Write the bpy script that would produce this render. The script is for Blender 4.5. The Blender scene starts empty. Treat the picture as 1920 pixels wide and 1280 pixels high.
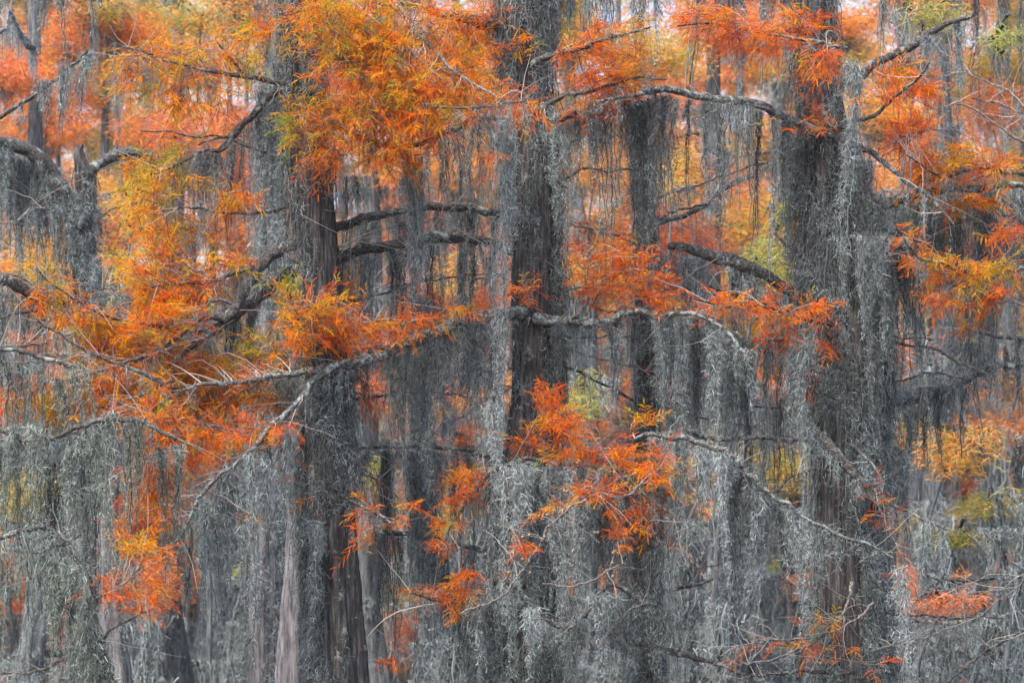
import bpy, math, numpy as np
from mathutils import Vector
RNG = np.random.default_rng(7)
D = bpy.data
scene = bpy.context.scene
COL = scene.collection

# ------------------------------------------------------------------ camera, world, sun, exposure
CAMZ = 1.6          # eye height in a boat
RISE = 0.13         # the frame is centred this much (per metre) above eye level
cam_d = D.cameras.new('camera'); cam = D.objects.new('camera', cam_d); COL.objects.link(cam)
cam.location = (0, 0, CAMZ); cam.rotation_euler = (math.radians(90), 0, 0)
cam_d.sensor_width = 36; cam_d.lens = 100; cam_d.shift_y = RISE / 0.36
cam_d.clip_start = 0.5; cam_d.clip_end = 2000
cam_d.dof.use_dof = True; cam_d.dof.focus_distance = 20.0; cam_d.dof.aperture_fstop = 3.2
scene.camera = cam

SUN_EL, SUN_AZ = math.radians(52), math.radians(215)     # behind the camera, to the left
world = D.worlds.new('World'); scene.world = world; world.use_nodes = True
wn = world.node_tree.nodes; wl = world.node_tree.links
sky = wn.new('ShaderNodeTexSky'); sky.sky_type = 'NISHITA'; sky.sun_disc = False
sky.sun_elevation = SUN_EL; sky.sun_rotation = SUN_AZ; sky.dust_density = 3.5; sky.air_density = 1.0; sky.ozone_density = 1.0
bg = wn['Background']; wl.new(sky.outputs[0], bg.inputs[0]); bg.inputs[1].default_value = 0.15
sd = D.lights.new('sun', 'SUN'); sun = D.objects.new('sun', sd); COL.objects.link(sun)
sd.energy = 1.5; sd.angle = math.radians(12); sd.color = (1.0, 0.95, 0.88)
dv = Vector((math.sin(SUN_AZ) * math.cos(SUN_EL), math.cos(SUN_AZ) * math.cos(SUN_EL), math.sin(SUN_EL)))
sun.rotation_euler = dv.to_track_quat('Z', 'Y').to_euler(); sun.location = (0, 0, 30)
scene.view_settings.view_transform = 'Standard'; scene.view_settings.look = 'None'
scene.view_settings.exposure = 1.6; scene.view_settings.gamma = 1.0
scene.render.engine = 'CYCLES'
scene.cycles.max_bounces = 4; scene.cycles.diffuse_bounces = 3; scene.cycles.transmission_bounces = 3
scene.cycles.use_denoising = True

# ------------------------------------------------------------------ helpers
def K(Y): return 0.36 * Y / 1920.0
def at(px, py, Y):
    return np.array([(px - 960) * K(Y), Y, CAMZ + RISE * Y - (py - 640) * K(Y)])
def pix(p):
    k = K(p[1]); return (p[0] / k + 960, 640 - (p[2] - CAMZ - RISE * p[1]) / k)

def link(name, me, parent=None, loc=None):
    o = D.objects.new(name, me); COL.objects.link(o)
    if loc is not None: o.location = loc
    if parent is not None: o.parent = parent
    return o
def tag(o, label=None, cat=None, group=None, kind=None):
    if label: o['label'] = label
    if cat: o['category'] = cat
    if group: o['group'] = group
    if kind: o['kind'] = kind
    return o

def raw_mesh(name, V, F, mat, tint=None, smooth=False):
    """V (n,3); F list of (m,k) int arrays; tint (n,3)"""
    if not isinstance(F, list): F = [F]
    F = [f for f in F if len(f)]
    me = D.meshes.new(name)
    V = np.asarray(V, dtype=np.float32)
    me.vertices.add(len(V)); me.vertices.foreach_set('co', V.ravel())
    nl = sum(f.size for f in F); npoly = sum(len(f) for f in F)
    me.loops.add(nl); me.polygons.add(npoly)
    me.loops.foreach_set('vertex_index', np.concatenate([f.ravel() for f in F]).astype(np.int32))
    tot = np.concatenate([np.full(len(f), f.shape[1]) for f in F]).astype(np.int32)
    st = np.concatenate([[0], np.cumsum(tot)[:-1]]).astype(np.int32)
    me.polygons.foreach_set('loop_start', st)
    if smooth: me.polygons.foreach_set('use_smooth', np.ones(npoly, dtype=bool))
    if tint is not None:
        a = me.color_attributes.new('tint', 'FLOAT_COLOR', 'POINT')
        c = np.ones((len(V), 4), dtype=np.float32); c[:, :3] = tint
        a.data.foreach_set('color', c.ravel())
    me.materials.append(mat)
    me.update(calc_edges=True)
    return me

class Geo:
    """collects vertex / face / tint arrays for one mesh"""
    def __init__(s): s.V = []; s.Q = []; s.T = []; s.C = []; s.n = 0
    def add(s, V, Q=None, T=None, C=None):
        V = V.reshape(-1, 3)
        if Q is not None: s.Q.append(Q.reshape(-1, 4) + s.n)
        if T is not None: s.T.append(T.reshape(-1, 3) + s.n)
        s.V.append(V)
        s.C.append(np.broadcast_to(C, V.shape) if C is not None else np.ones_like(V))
        s.n += len(V)
    def mesh(s, name, mat, origin=None, smooth=False):
        V = np.concatenate(s.V)
        if origin is not None: V = V - np.asarray(origin)
        F = []
        if s.Q: F.append(np.concatenate(s.Q))
        if s.T: F.append(np.concatenate(s.T))
        return raw_mesh(name, V, F, mat, np.concatenate(s.C), smooth)

def unit(a, ax=-1): return a / (np.linalg.norm(a, axis=ax, keepdims=True) + 1e-9)
def rdir(n, r=RNG): return unit(r.normal(size=(n, 3)))

def ribbons(g, P, W, C, side=None):
    """P (N,K,3) W (N,K) half widths, C (N,3) or (N,K,3)"""
    N, Kk, _ = P.shape
    t = np.gradient(P, axis=1)
    if side is None: side = rdir(N)[:, None, :] * np.ones((1, Kk, 1))
    s = unit(np.cross(t, side))
    V = np.stack([P - s * W[..., None], P + s * W[..., None]], axis=2)      # N,K,2,3
    idx = np.arange(N * Kk * 2).reshape(N, Kk, 2)
    Q = np.stack([idx[:, :-1, 0], idx[:, :-1, 1], idx[:, 1:, 1], idx[:, 1:, 0]], axis=-1)
    if C.ndim == 2: C = C[:, None, None, :] * np.ones((1, Kk, 2, 1))
    else: C = C[:, :, None, :] * np.ones((1, 1, 2, 1))
    g.add(V, Q=Q, C=C.reshape(-1, 3))

def tubes3(g, P, R, C, n=3):
    """many thin tubes at once: P (N,K,3) R (N,K)"""
    N, Kk, _ = P.shape
    t = unit(np.gradient(P, axis=1))
    ref = np.array([0.31, 0.2, 0.93]) * np.ones_like(t); ref[np.abs((t * ref).sum(-1)) > 0.9] = [1, 0, 0]
    a = unit(np.cross(t, ref)); b = np.cross(t, a)
    ang = np.arange(n) * 2 * math.pi / n
    V = P[:, :, None] + R[:, :, None, None] * (a[:, :, None] * np.cos(ang)[:, None] + b[:, :, None] * np.sin(ang)[:, None])
    idx = np.arange(N * Kk * n).reshape(N, Kk, n); nx = np.roll(idx, -1, axis=2)
    Q = np.stack([idx[:, :-1], nx[:, :-1], nx[:, 1:], idx[:, 1:]], axis=-1)
    g.add(V, Q=Q, C=np.repeat(C, Kk * n, axis=0) if C.ndim == 2 else C)

def spline(P, R, step):
    """Catmull-Rom through P with radii R, resampled every step metres"""
    P = np.asarray(P, float); R = np.asarray(R, float)
    if len(P) < 3:
        m = (P[:1] + P[-1:]) / 2; P = np.concatenate([P[:1], m, P[-1:]]); R = np.array([R[0], (R[0] + R[-1]) / 2, R[-1]])
    A = np.concatenate([2 * P[:1] - P[1:2], P, 2 * P[-1:] - P[-2:-1]])
    out = []; rad = []
    for i in range(len(P) - 1):
        p0, p1, p2, p3 = A[i:i + 4]
        n = max(2, int(np.linalg.norm(p2 - p1) / step))
        t = (np.arange(n) / n)[:, None]
        out.append(0.5 * ((2 * p1) + (-p0 + p2) * t + (2 * p0 - 5 * p1 + 4 * p2 - p3) * t ** 2 + (-p0 + 3 * p1 - 3 * p2 + p3) * t ** 3))
        rad.append(R[i] + (R[i + 1] - R[i]) * t[:, 0])
    out.append(P[-1:]); rad.append(R[-1:])
    return np.concatenate(out), np.concatenate(rad)

def frames(P):
    t = unit(np.gradient(P, axis=0))
    ref = np.array([0, 0, 1.0]) if np.abs(t[:, 2]).mean() < 0.7 else np.array([0, 1.0, 0])
    a = unit(np.cross(t, ref)); b = np.cross(a, t)
    return t, a, b

def wave(x, seed, octs=3):
    r = np.random.default_rng(seed); y = 0; amp = 1
    for k in range(octs):
        y = y + amp * np.sin(x * (2 ** k) * r.uniform(.8, 1.3) + r.uniform(0, 7)); amp *= .6
    return y / 1.8

def tube(g, P, R, n, bump=0.1, lobes=0, seed=0, col=(1, 1, 1)):
    t, a, b = frames(P)
    M = len(P); s = np.concatenate([[0], np.cumsum(np.linalg.norm(np.diff(P, axis=0), axis=1))])
    th = np.arange(n) * 2 * math.pi / n
    S, TH = np.meshgrid(s, th, indexing='ij')
    rr = np.ones((M, n)); r = np.random.default_rng(seed)
    if lobes:   # a fluted trunk with stringy bark ridges
        tw = TH + 0.10 * wave(S * 1.3, seed + 1)
        rr += 0.07 * np.sin(lobes * tw + r.uniform(0, 6)) + 0.05 * np.sin((lobes - 2) * tw + r.uniform(0, 6) + S * .5)
        rid = np.sin(31 * TH + 1.6 * wave(S * 5, seed + 2) + 2.5 * np.sin(3 * TH)) + .7 * np.sin(19 * TH + 2.2 * wave(S * 3.2, seed + 5))
        rr += bump * 0.5 * np.sign(rid) * np.abs(rid) ** .6 * (0.6 + 0.4 * np.sin(S * 9 + TH * 7))
        rr += r.normal(0, 0.012, rr.shape)
    else:
        rr += bump * (.6 * np.sin(2 * TH + S * 9 + r.uniform(0, 6)) + .6 * np.sin(3 * TH - S * 23) + .6 * wave(S * 30, seed + 3)) * .6 + r.normal(0, bump * .35, rr.shape)
    V = P[:, None] + (R[:, None] * rr)[..., None] * (a[:, None] * np.cos(TH)[..., None] + b[:, None] * np.sin(TH)[..., None])
    idx = np.arange(M * n).reshape(M, n); nx = np.roll(idx, -1, axis=1)
    Q = np.stack([idx[:-1], nx[:-1], nx[1:], idx[1:]], axis=-1)
    g.add(V, Q=Q, C=np.array(col, float) * np.ones((M * n, 3)))
    k = np.arange(n); T = np.stack([k, np.roll(k, -1), np.full(n, n)], axis=-1)
    for e, o in ((0, -1), (M - 1, 1)):
        g.add(np.concatenate([V[e], (P[e] + t[e] * R[e] * .3 * o)[None]]), T=T, C=np.array(col, float))
    return V

# ------------------------------------------------------------------ materials
def mat(name):
    m = D.materials.new(name); m.use_nodes = True
    nt = m.node_tree; b = nt.nodes['Principled BSDF']
    return m, nt, nt.nodes, nt.links, b
def ramp(nn, ll, src, stops):
    r = nn.new('ShaderNodeValToRGB'); e = r.color_ramp.elements
    while len(e) < len(stops): e.new(0.5)
    for k, (p, c) in enumerate(stops): e[k].position = p; e[k].color = (*c, 1)
    ll.new(src, r.inputs[0]); return r
def noise(nn, ll, scale, vec=None, detail=5, rough=.6, mapscale=None):
    n = nn.new('ShaderNodeTexNoise'); n.inputs['Scale'].default_value = scale
    n.inputs['Detail'].default_value = detail; n.inputs['Roughness'].default_value = rough
    tc = nn.new('ShaderNodeTexCoord'); src = tc.outputs['Object']
    if mapscale:
        mp = nn.new('ShaderNodeMapping'); mp.inputs['Scale'].default_value = mapscale
        ll.new(src, mp.inputs[0]); src = mp.outputs[0]
    ll.new(src, n.inputs['Vector']); return n
def mix(nn, ll, mode, f, a, b):
    m = nn.new('ShaderNodeMix'); m.data_type = 'RGBA'; m.blend_type = mode
    for sock, v in ((m.inputs[0], f), (m.inputs[6], a), (m.inputs[7], b)):
        if hasattr(v, 'links'): ll.new(v, sock)
        else: sock.default_value = v if isinstance(v, float) else (*v, 1)
    return m.outputs[2]

def bark_mat(name, dark, mid, light, lichen=None, amount=0.5, stretch=(26, 26, 3.0), ls=9.0):
    m, nt, nn, ll, b = mat(name)
    n1 = noise(nn, ll, 1.6, mapscale=stretch, detail=6, rough=.65)
    c = ramp(nn, ll, n1.outputs[0], [(.36, dark), (.52, mid), (.72, light)]).outputs[0]
    if lichen:
        n2 = noise(nn, ll, ls, detail=6, rough=.72)
        msk = ramp(nn, ll, n2.outputs[0], [(.62 - amount * .3, (0, 0, 0)), (.68 - amount * .3, (1, 1, 1))]).outputs[0]
        n3 = noise(nn, ll, 40.0, detail=3)
        lc = ramp(nn, ll, n3.outputs[0], [(.3, tuple(x * .6 for x in lichen)), (.6, lichen)]).outputs[0]
        c = mix(nn, ll, 'MIX', msk, c, lc)
    ll.new(c, b.inputs['Base Color']); b.inputs['Roughness'].default_value = .92
    b.inputs['Specular IOR Level'].default_value = .25
    bp = nn.new('ShaderNodeBump'); bp.inputs['Strength'].default_value = .7; bp.inputs['Distance'].default_value = .02
    ll.new(n1.outputs[0], bp.inputs['Height']); ll.new(bp.outputs[0], b.inputs['Normal'])
    return m
M_TRUNK = bark_mat('cypress_bark', (.010, .009, .009), (.045, .040, .039), (.15, .138, .137), (.2, .22, .19), .1)
M_PALE = bark_mat('weathered_bark', (.06, .056, .06), (.15, .14, .15), (.29, .275, .29))
M_BRANCH = bark_mat('branch_bark', (.018, .016, .015), (.065, .06, .057), (.17, .155, .15), (.24, .27, .25), .25, (30, 30, 30))
M_LICHEN = bark_mat('lichen_bark', (.02, .018, .017), (.085, .076, .07), (.22, .20, .185), (.25, .30, .28), .42, (30, 30, 30), 30)
M_DEAD = bark_mat('bare_wood', (.05, .045, .042), (.16, .145, .138), (.36, .335, .32), None, 0, (30, 30, 30))

def fibre_mat(name, rough, transl, sheen=0.0):
    m, nt, nn, ll, b = mat(name)
    at_ = nn.new('ShaderNodeAttribute'); at_.attribute_name = 'tint'
    oi = nn.new('ShaderNodeObjectInfo')
    col = mix(nn, ll, 'MULTIPLY', 1.0, at_.outputs['Color'], ramp(nn, ll, oi.outputs['Random'], [(0, (.86, .86, .86)), (1, (1.0, 1.0, 1.0))]).outputs[0])
    ll.new(col, b.inputs['Base Color']); b.inputs['Roughness'].default_value = rough
    b.inputs['Specular IOR Level'].default_value = .04
    if transl:
        tr = nn.new('ShaderNodeBsdfTranslucent'); ms = nn.new('ShaderNodeMixShader'); ms.inputs[0].default_value = transl
        ll.new(col, tr.inputs[0]); ll.new(b.outputs[0], ms.inputs[1]); ll.new(tr.outputs[0], ms.inputs[2])
        ll.new(ms.outputs[0], nn['Material Output'].inputs[0])
    return m
M_MOSS = fibre_mat('spanish_moss', .9, .15)
M_LEAF = fibre_mat('cypress_needles', .6, .38)
M_TWIG = fibre_mat('twig_bark', .85, 0)
m_, nt_, nn_, ll_, b_ = mat('cone_skin'); cn = noise(nn_, ll_, 90.0)
ll_.new(ramp(nn_, ll_, cn.outputs[0], [(.3, (.10, .08, .06)), (.7, (.26, .22, .17))]).outputs[0], b_.inputs['Base Color']); M_CONE = m_
m_, nt_, nn_, ll_, b_ = mat('dark_water'); b_.inputs['Base Color'].default_value = (.02, .022, .016, 1); b_.inputs['Roughness'].default_value = .08
wnz = noise(nn_, ll_, 1.2); bp_ = nn_.new('ShaderNodeBump'); bp_.inputs['Strength'].default_value = .15; bp_.inputs['Distance'].default_value = .02
ll_.new(wnz.outputs[0], bp_.inputs['Height']); ll_.new(bp_.outputs[0], b_.inputs['Normal']); M_WATER = m_
m_, nt_, nn_, ll_, b_ = mat('swamp_mud'); gn = noise(nn_, ll_, 3.0)
ll_.new(ramp(nn_, ll_, gn.outputs[0], [(.3, (.03, .025, .02)), (.7, (.08, .065, .045))]).outputs[0], b_.inputs['Base Color']); M_MUD = m_

# ------------------------------------------------------------------ setting
def sheet(name, mat_, z, x0, x1, y0, y1, nx=40, ny=40, amp=0.0):
    xs = np.linspace(x0, x1, nx + 1); ys = np.linspace(y0, y1, ny + 1); X, Yy = np.meshgrid(xs, ys, indexing='ij')
    Z = z + amp * (np.sin(X * .05 + 1) * np.cos(Yy * .043) + .4 * np.sin(X * .17 + Yy * .13))
    i = np.arange((nx + 1) * (ny + 1)).reshape(nx + 1, ny + 1)
    Q = np.stack([i[:-1, :-1], i[1:, :-1], i[1:, 1:], i[:-1, 1:]], -1).reshape(-1, 4)
    o = link(name, raw_mesh(name, np.stack([X, Yy, Z], -1).reshape(-1, 3), Q, mat_)); tag(o, kind='structure'); return o
sheet('ground', M_MUD, -0.9, -140, 140, -40, 190, amp=.2)
sheet('water', M_WATER, 0.0, -140, 140, -40, 190, 4, 4)

# ------------------------------------------------------------------ moss
MOSS_A = np.array([.385, .442, .448]); MOSS_B = np.array([.20, .22, .215]); MOSS_G = np.array([.35, .40, .34])
def moss_tint(n, r, bright=1.0, green=0.0):
    k = r.beta(1.6, 1.6, size=(n, 1))
    c = MOSS_B * (1 - k) + MOSS_A * k
    c = c * 1.04 * (1 - green) + MOSS_G * (.6 + .5 * k) * green
    return np.clip(c * bright * r.uniform(.8, 1.2, (n, 1)), 0, .8)

def curls(g, O, Dn, L, hw, C, r, K_=4, curl=2.2):
    """short bent tendrils: O origins (N,3), Dn start directions"""
    N = len(O); ax = unit(np.cross(Dn, rdir(N, r)))
    P = np.empty((N, K_, 3)); P[:, 0] = O; d = Dn.copy(); ang = r.normal(0, curl / (K_ - 1), N)
    for k in range(1, K_):
        P[:, k] = P[:, k - 1] + d * (L / (K_ - 1))[:, None]
        c, s = np.cos(ang)[:, None], np.sin(ang)[:, None]
        d = d * c + np.cross(ax, d) * s
        d = unit(d + np.array([0, 0, -.18]))
    w = np.linspace(1, .35, K_)[None] * hw * np.ones((N, 1))
    ribbons(g, P, w, C)

def moss_hank(g, top, L, W, r, dens=1.0, bright=1.0, green=0.0, fine=1.0, lean=0.0, thick=.6, taper=.45):
    """one hank hanging L metres from top (3,), W wide; fine scales the fibres (1 = near)"""
    top = np.asarray(top, float)
    nr = max(2, int(round(W / .034)))                       # a hank is a few loose ropes
    ro = np.clip(r.normal(0, .30, (nr, 2)), -.5, .5) * [W, W * thick]
    if nr == 1: ro *= .2
    rl = L * (1 - .5 * np.minimum(1, 2 * np.abs(ro[:, 0]) / W)) * r.uniform(.35, 1.05, nr); rl = np.clip(rl, .12, L); rl[np.argmin(np.abs(ro[:, 0]))] = L
    rw = r.uniform(.010, .030, nr)
    ns = max(4, int(nr * 5 / fine)); ri = np.arange(ns) % nr
    Kk = max(6, int(L / (.05 * fine))); t = np.linspace(0, 1, Kk)
    hw_ = r.normal(0, .022, 2) * np.sin(t[:, None] * r.uniform(1.5, 5) * max(L, .4)) ; sway = r.normal(0, .005, (nr, Kk, 2)).cumsum(1) + hw_[None] + (r.normal(0, .02, (nr, 1, 2)) * t[None, :, None])
    off = r.normal(0, .55, (ns, 2)) * rw[ri][:, None]
    ln = rl[ri] * r.uniform(.7, 1.0, ns)
    P = np.zeros((ns, Kk, 3)); P += top
    conv = 1 - (1 - taper) * t ** 1.2
    P[:, :, 0] += ro[ri][:, :1] * conv[None] + off[:, :1] + lean * ln[:, None] * t
    P[:, :, 1] += ro[ri][:, 1:] * conv[None] + off[:, 1:]
    P[:, :, 2] -= ln[:, None] * t[None]
    P[:, :, :2] += sway[ri] + r.normal(0, .003, (ns, Kk, 2)).cumsum(1) + r.normal(0, .0035, (ns, Kk, 2))
    ribbons(g, P, np.linspace(1, .5, Kk)[None] * .0036 * fine * r.uniform(.6, 1.4, (ns, 1)), moss_tint(ns, r, bright * .32, green))  # core strands darkened: shade inside the hank put into their colour
    N = int(dens * 17500 * rl.sum() * .05 / fine ** 2)
    pr = rl / rl.sum(); rr_ = r.choice(nr, N, p=pr); i = np.minimum(rr_ + nr * r.integers(0, max(1, ns // nr), N), ns - 1)
    tt = r.uniform(0, 1, N) ** 1.2 * (Kk - 1.001)
    lump = np.sin(tt * (.55 + .3 * np.sin(i)) * (60 / Kk) * L + i * 2.1)
    sel = r.uniform(-1.5, 1, N) < lump; i, tt, lump = i[sel], tt[sel], lump[sel]; N = len(i)
    k = tt.astype(int); f = (tt - k)[:, None]
    O = P[i, k] * (1 - f) + P[i, k + 1] * f
    tapr = 1.15 - .75 * (tt / Kk)[:, None] ** 1.5
    O += r.normal(0, .55, (N, 3)) * rw[ri[i]][:, None] * [1, 1, 1] * (1 + .35 * lump[:, None]) * tapr
    dn = unit(r.normal(0, 1, (N, 3)) + [0, -.15, -.75])
    hl = r.random((N, 1)) < .3
    C = moss_tint(N, r, bright, green) * np.where(hl, 1.4, .74)  # few pale curls among dark ones: highlights and shaded holes put into colour
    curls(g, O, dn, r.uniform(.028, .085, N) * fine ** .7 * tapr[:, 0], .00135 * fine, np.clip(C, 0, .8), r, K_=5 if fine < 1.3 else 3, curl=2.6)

# ------------------------------------------------------------------ needles and twigs
HUES = np.array([[.36, .05, .016], [.80, .12, .008], [.95, .175, .002], [.95, .265, .003], [.93, .42, .006], [.60, .44, .025], [.34, .38, .04]])
def hue(h):
    h = np.clip(np.asarray(h), -.15, 1.1); x = (h + .15) / 1.25 * 6; k = np.clip(x.astype(int), 0, 5); f = (x - k)[..., None]
    return HUES[k] * (1 - f) + HUES[k + 1] * f

def needles(g, O, Dn, Up, L, C, r, n=11, nl=.0088, nw=.0013, axis=True):
    """feathery branchlets: axis from O along Dn of length L with needles both sides"""
    N = len(O); Sd = unit(np.cross(Dn, Up)); Up = np.cross(Sd, Dn)
    t = (np.arange(n) + .4) / n
    droop = -.22
    ax = O[:, None] + Dn[:, None] * (L[:, None] * t)[..., None] + np.array([0, 0, droop]) * ((L[:, None] * t ** 2))[..., None]
    prof = (.55 + .75 * np.sin(np.pi * np.clip(t, .05, 1) ** .8))
    for sg in (-1, 1):
        nd = unit(Sd[:, None] * sg * .62 + Dn[:, None] * .85 + Up[:, None] * r.normal(.0, .22, (N, n))[..., None] + r.normal(0, .12, (N, n, 3)))
        ln = nl * prof[None] * r.uniform(.75, 1.2, (N, n))
        tip = ax + nd * ln[..., None]
        wv = unit(np.cross(nd, Up[:, None] + r.normal(0, .5, (N, n, 3)))) * nw
        V = np.stack([ax - wv * .6, ax + wv * .6, tip], 2)
        # slight widening in the middle: 4-point blade
        mid1 = ax * .45 + tip * .55 + wv
        V = np.stack([ax - wv * .5, mid1, tip, ax * .45 + tip * .55 - wv], 2)
        idx = np.arange(N * n * 4).reshape(-1, 4)
        cc = C[:, None, None] * r.uniform(.8, 1.15, (N, n, 1, 1)) * np.ones((1, 1, 4, 1))
        g.add(V, Q=idx, C=cc.reshape(-1, 3))
    if axis:
        P = O[:, None] + Dn[:, None] * (L[:, None] * np.array([0, .5, 1]))[..., None] + np.array([0, 0, droop]) * (L[:, None] * np.array([0, .25, 1]))[..., None]
        ribbons(g, P, np.array([[.0014, .0012, .0007]]) * np.ones((N, 1)), C * .85)

def sprays(gl, gt, O, Dn, H, r, scale=1.0, nb=12, sparse=0.0):
    """leafy twigs: O (N,3), Dn (N,3) main direction, H hue"""
    N = len(O)
    L = r.uniform(.12, .24, N) * scale
    Kk = 5; t = np.linspace(0, 1, Kk)
    bend = r.normal(0, .16, (N, 3)) + [0, 0, -.12]
    P = O[:, None] + Dn[:, None] * (L[:, None] * t)[..., None] + bend[:, None] * (L[:, None] * t ** 2)[..., None]
    tw = np.array([[.16, .09, .06]]) * r.uniform(.6, 1.5, (N, 1))
    tubes3(gt, P, np.linspace(1, .5, Kk)[None] * .0021 * np.ones((N, 1)), tw)
    up = unit(np.array([0, -.35, 1.0]) + r.normal(0, .45, (N, 3)))
    sd = unit(np.cross(Dn, up))
    tips_g = r.random(N)
    for b in range(nb):
        f = (b + .6) / nb; sg = -1 if b % 2 else 1
        keep = r.random(N) > sparse
        if b == nb - 1: sg = 0
        k = min(int(f * (Kk - 1)), Kk - 2); w = f * (Kk - 1) - k
        Ob = P[:, k] * (1 - w) + P[:, k + 1] * w
        dd = unit(Dn * r.uniform(.55, 1.1, (N, 1)) + sd * sg * r.uniform(.6, 1.1, (N, 1)) + up * r.normal(.05, .38, (N, 1)) + bend * f)
        Lb = r.uniform(.05, .095, N) * (1.15 - .45 * f) * scale
        h = H + r.normal(0, .07, N) + np.where(tips_g > .68, f * .5, 0)
        C = hue(h) * r.uniform(.75, 1.15, (N, 1))
        needles(gl, Ob[keep], dd[keep], (up + r.normal(0, .3, (N, 3)))[keep], Lb[keep], C[keep], r)

# ------------------------------------------------------------------ trees and branches (front)
# trunk: list of (px, py, width px); depth in metres
def trunk_path(pts, Y, top_z=9.5, flare=1.5, dY=0.0):
    P = [at(x, y, Y) for x, y, w in pts]; R = [w * K(Y) / 2 for x, y, w in pts]
    if P[0][2] < top_z and top_z > 0 and pts[0][1] < 0:
        d = (P[0] - P[1]); d /= abs(d[2]); h = top_z - P[0][2]
        P.insert(0, P[0] + np.array([d[0] * .5, 0, 1]) * h); R.insert(0, R[0] * .55)
    if pts[-1][1] > 1270:
        x, y, z = P[-1]; 
        P.append(np.array([x + (P[-1][0] - P[-2][0]) * .4, y, .7])); R.append(R[-1] * (1 + (flare - 1) * .5))
        P.append(np.array([P[-1][0], y, -.6])); R.append(R[-2] * flare * 1.15)
    if top_z == 0:                                  # broken or tapering top
        P.insert(0, P[0] + np.array([.03, 0, R[0] * 1.6])); R.insert(0, R[0] * .35)
    return spline(P, R, .035)

TREES = {}
BR = []      # every front branch: dict(tree, P, R, px polyline, obj, gl, gt)
def make_tree(key, label, pts, Y, mat_=None, n=72, lobes=7, bump=.06, top_z=9.5, flare=1.5, name='bald_cypress', cat='cypress tree', group=None):
    P, R = trunk_path(pts, Y, top_z, flare)
    base = P[np.argmin(P[:, 2])].copy(); base[2] = 0
    root = link(name, None, loc=base); tag(root, label, cat, group)
    g = Geo(); tube(g, P, R, n, bump=bump, lobes=lobes, seed=len(TREES) * 13 + 5)
    o = link('trunk', g.mesh('trunk', mat_ or M_TRUNK, base, smooth=False), root)
    TREES[key] = dict(root=root, P=P, R=R, Y=Y, base=base)
    return TREES[key]

def coat(key, segs, r, fine=1.0, bright=1.0, green=0.0):
    """moss clothing a trunk. segs: (py0, py1, amount, side) side -1 left .. 1 right, 0 all round"""
    T = TREES[key]; g = Geo(); Y = T['Y']; P, R = T['P'], T['R']
    zs = P[:, 2]; order = np.argsort(zs)
    for (y0, y1, amt, side, thick) in segs:
        z0, z1 = at(0, y1, Y)[2], at(0, y0, Y)[2]
        if z1 <= z0: continue
        Lz = z1 - z0; rm = np.interp((z0 + z1) / 2, zs[order], R[order])
        area = Lz * rm * 2 * math.pi * .75
        N = int(4300 * area * amt / fine ** 2)
        z = r.uniform(z0, z1, N)
        th = r.uniform(0, 2 * math.pi, N)          # angle 0 = +x, -pi/2 = camera side
        m = np.sin(th * 3 + z * 1.7) + np.sin(th * 5 - z * 3.1 + 1) + .8 * np.sin(z * 6 + th * 2)
        keep = (m > 2.1 - 3.4 * amt)
        if side: keep &= (np.cos(th) * side > .05 + .35 * np.sin(z * 5))
        z, th = z[keep], th[keep]; N = len(z)
        cx = np.interp(z, zs[order], P[order, 0]); cy = np.interp(z, zs[order], P[order, 1]); rr = np.interp(z, zs[order], R[order])
        nrm = np.stack([np.cos(th), np.sin(th), 0 * th], -1)
        outd = rr * 1.04 + np.abs(r.normal(0, thick * .5, N))
        O = np.stack([cx, cy, z], -1) + nrm * outd[:, None]
        # hanging strands
        ns = N // 4
        if ns:
            Kk = 7; t = np.linspace(0, 1, Kk); ln = r.uniform(.1, .4, ns)
            Q = O[:ns, None] + nrm[:ns, None] * (thick * .6 * np.sin(t * 2.2))[None, :, None] * r.uniform(.2, 1.2, (ns, 1, 1)) - np.array([0, 0, 1]) * (ln[:, None] * t)[..., None]
            Q = Q + r.normal(0, .007, Q.shape)
            ribbons(g, Q, np.linspace(1, .4, Kk)[None] * .0042 * fine * np.ones((ns, 1)), moss_tint(ns, r, bright * .3, green))  # strands beneath the curls coloured dark to stand for shade in the recesses
        nc = int(N * 4.6)
        i = r.integers(0, N, nc)
        OO = O[i] + r.normal(0, .012, (nc, 3)) + np.array([0, 0, -1]) * r.uniform(0, .25, (nc, 1)) + nrm[i] * r.uniform(0, thick, (nc, 1)) * .8
        dn = unit(r.normal(0, 1, (nc, 3)) + nrm[i] * .5 + [0, 0, -.6])
        patch = (.85 + .3 * np.sin(OO[:, 2] * 9 + th[i] * 4))[:, None]
        curls(g, OO, dn, r.uniform(.025, .08, nc) * fine ** .7, .00135 * fine, moss_tint(nc, r, bright, green) * patch * np.where(r.random((nc, 1)) < .3, 1.4, .74), r)  # curls tinted pale or dark, imitating lit and shaded tufts
    if g.n:
        o = link('moss_coat', g.mesh('moss_coat', M_MOSS, T['base']), T['root'])
        tag(o, 'grey moss clinging to the trunk')

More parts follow.
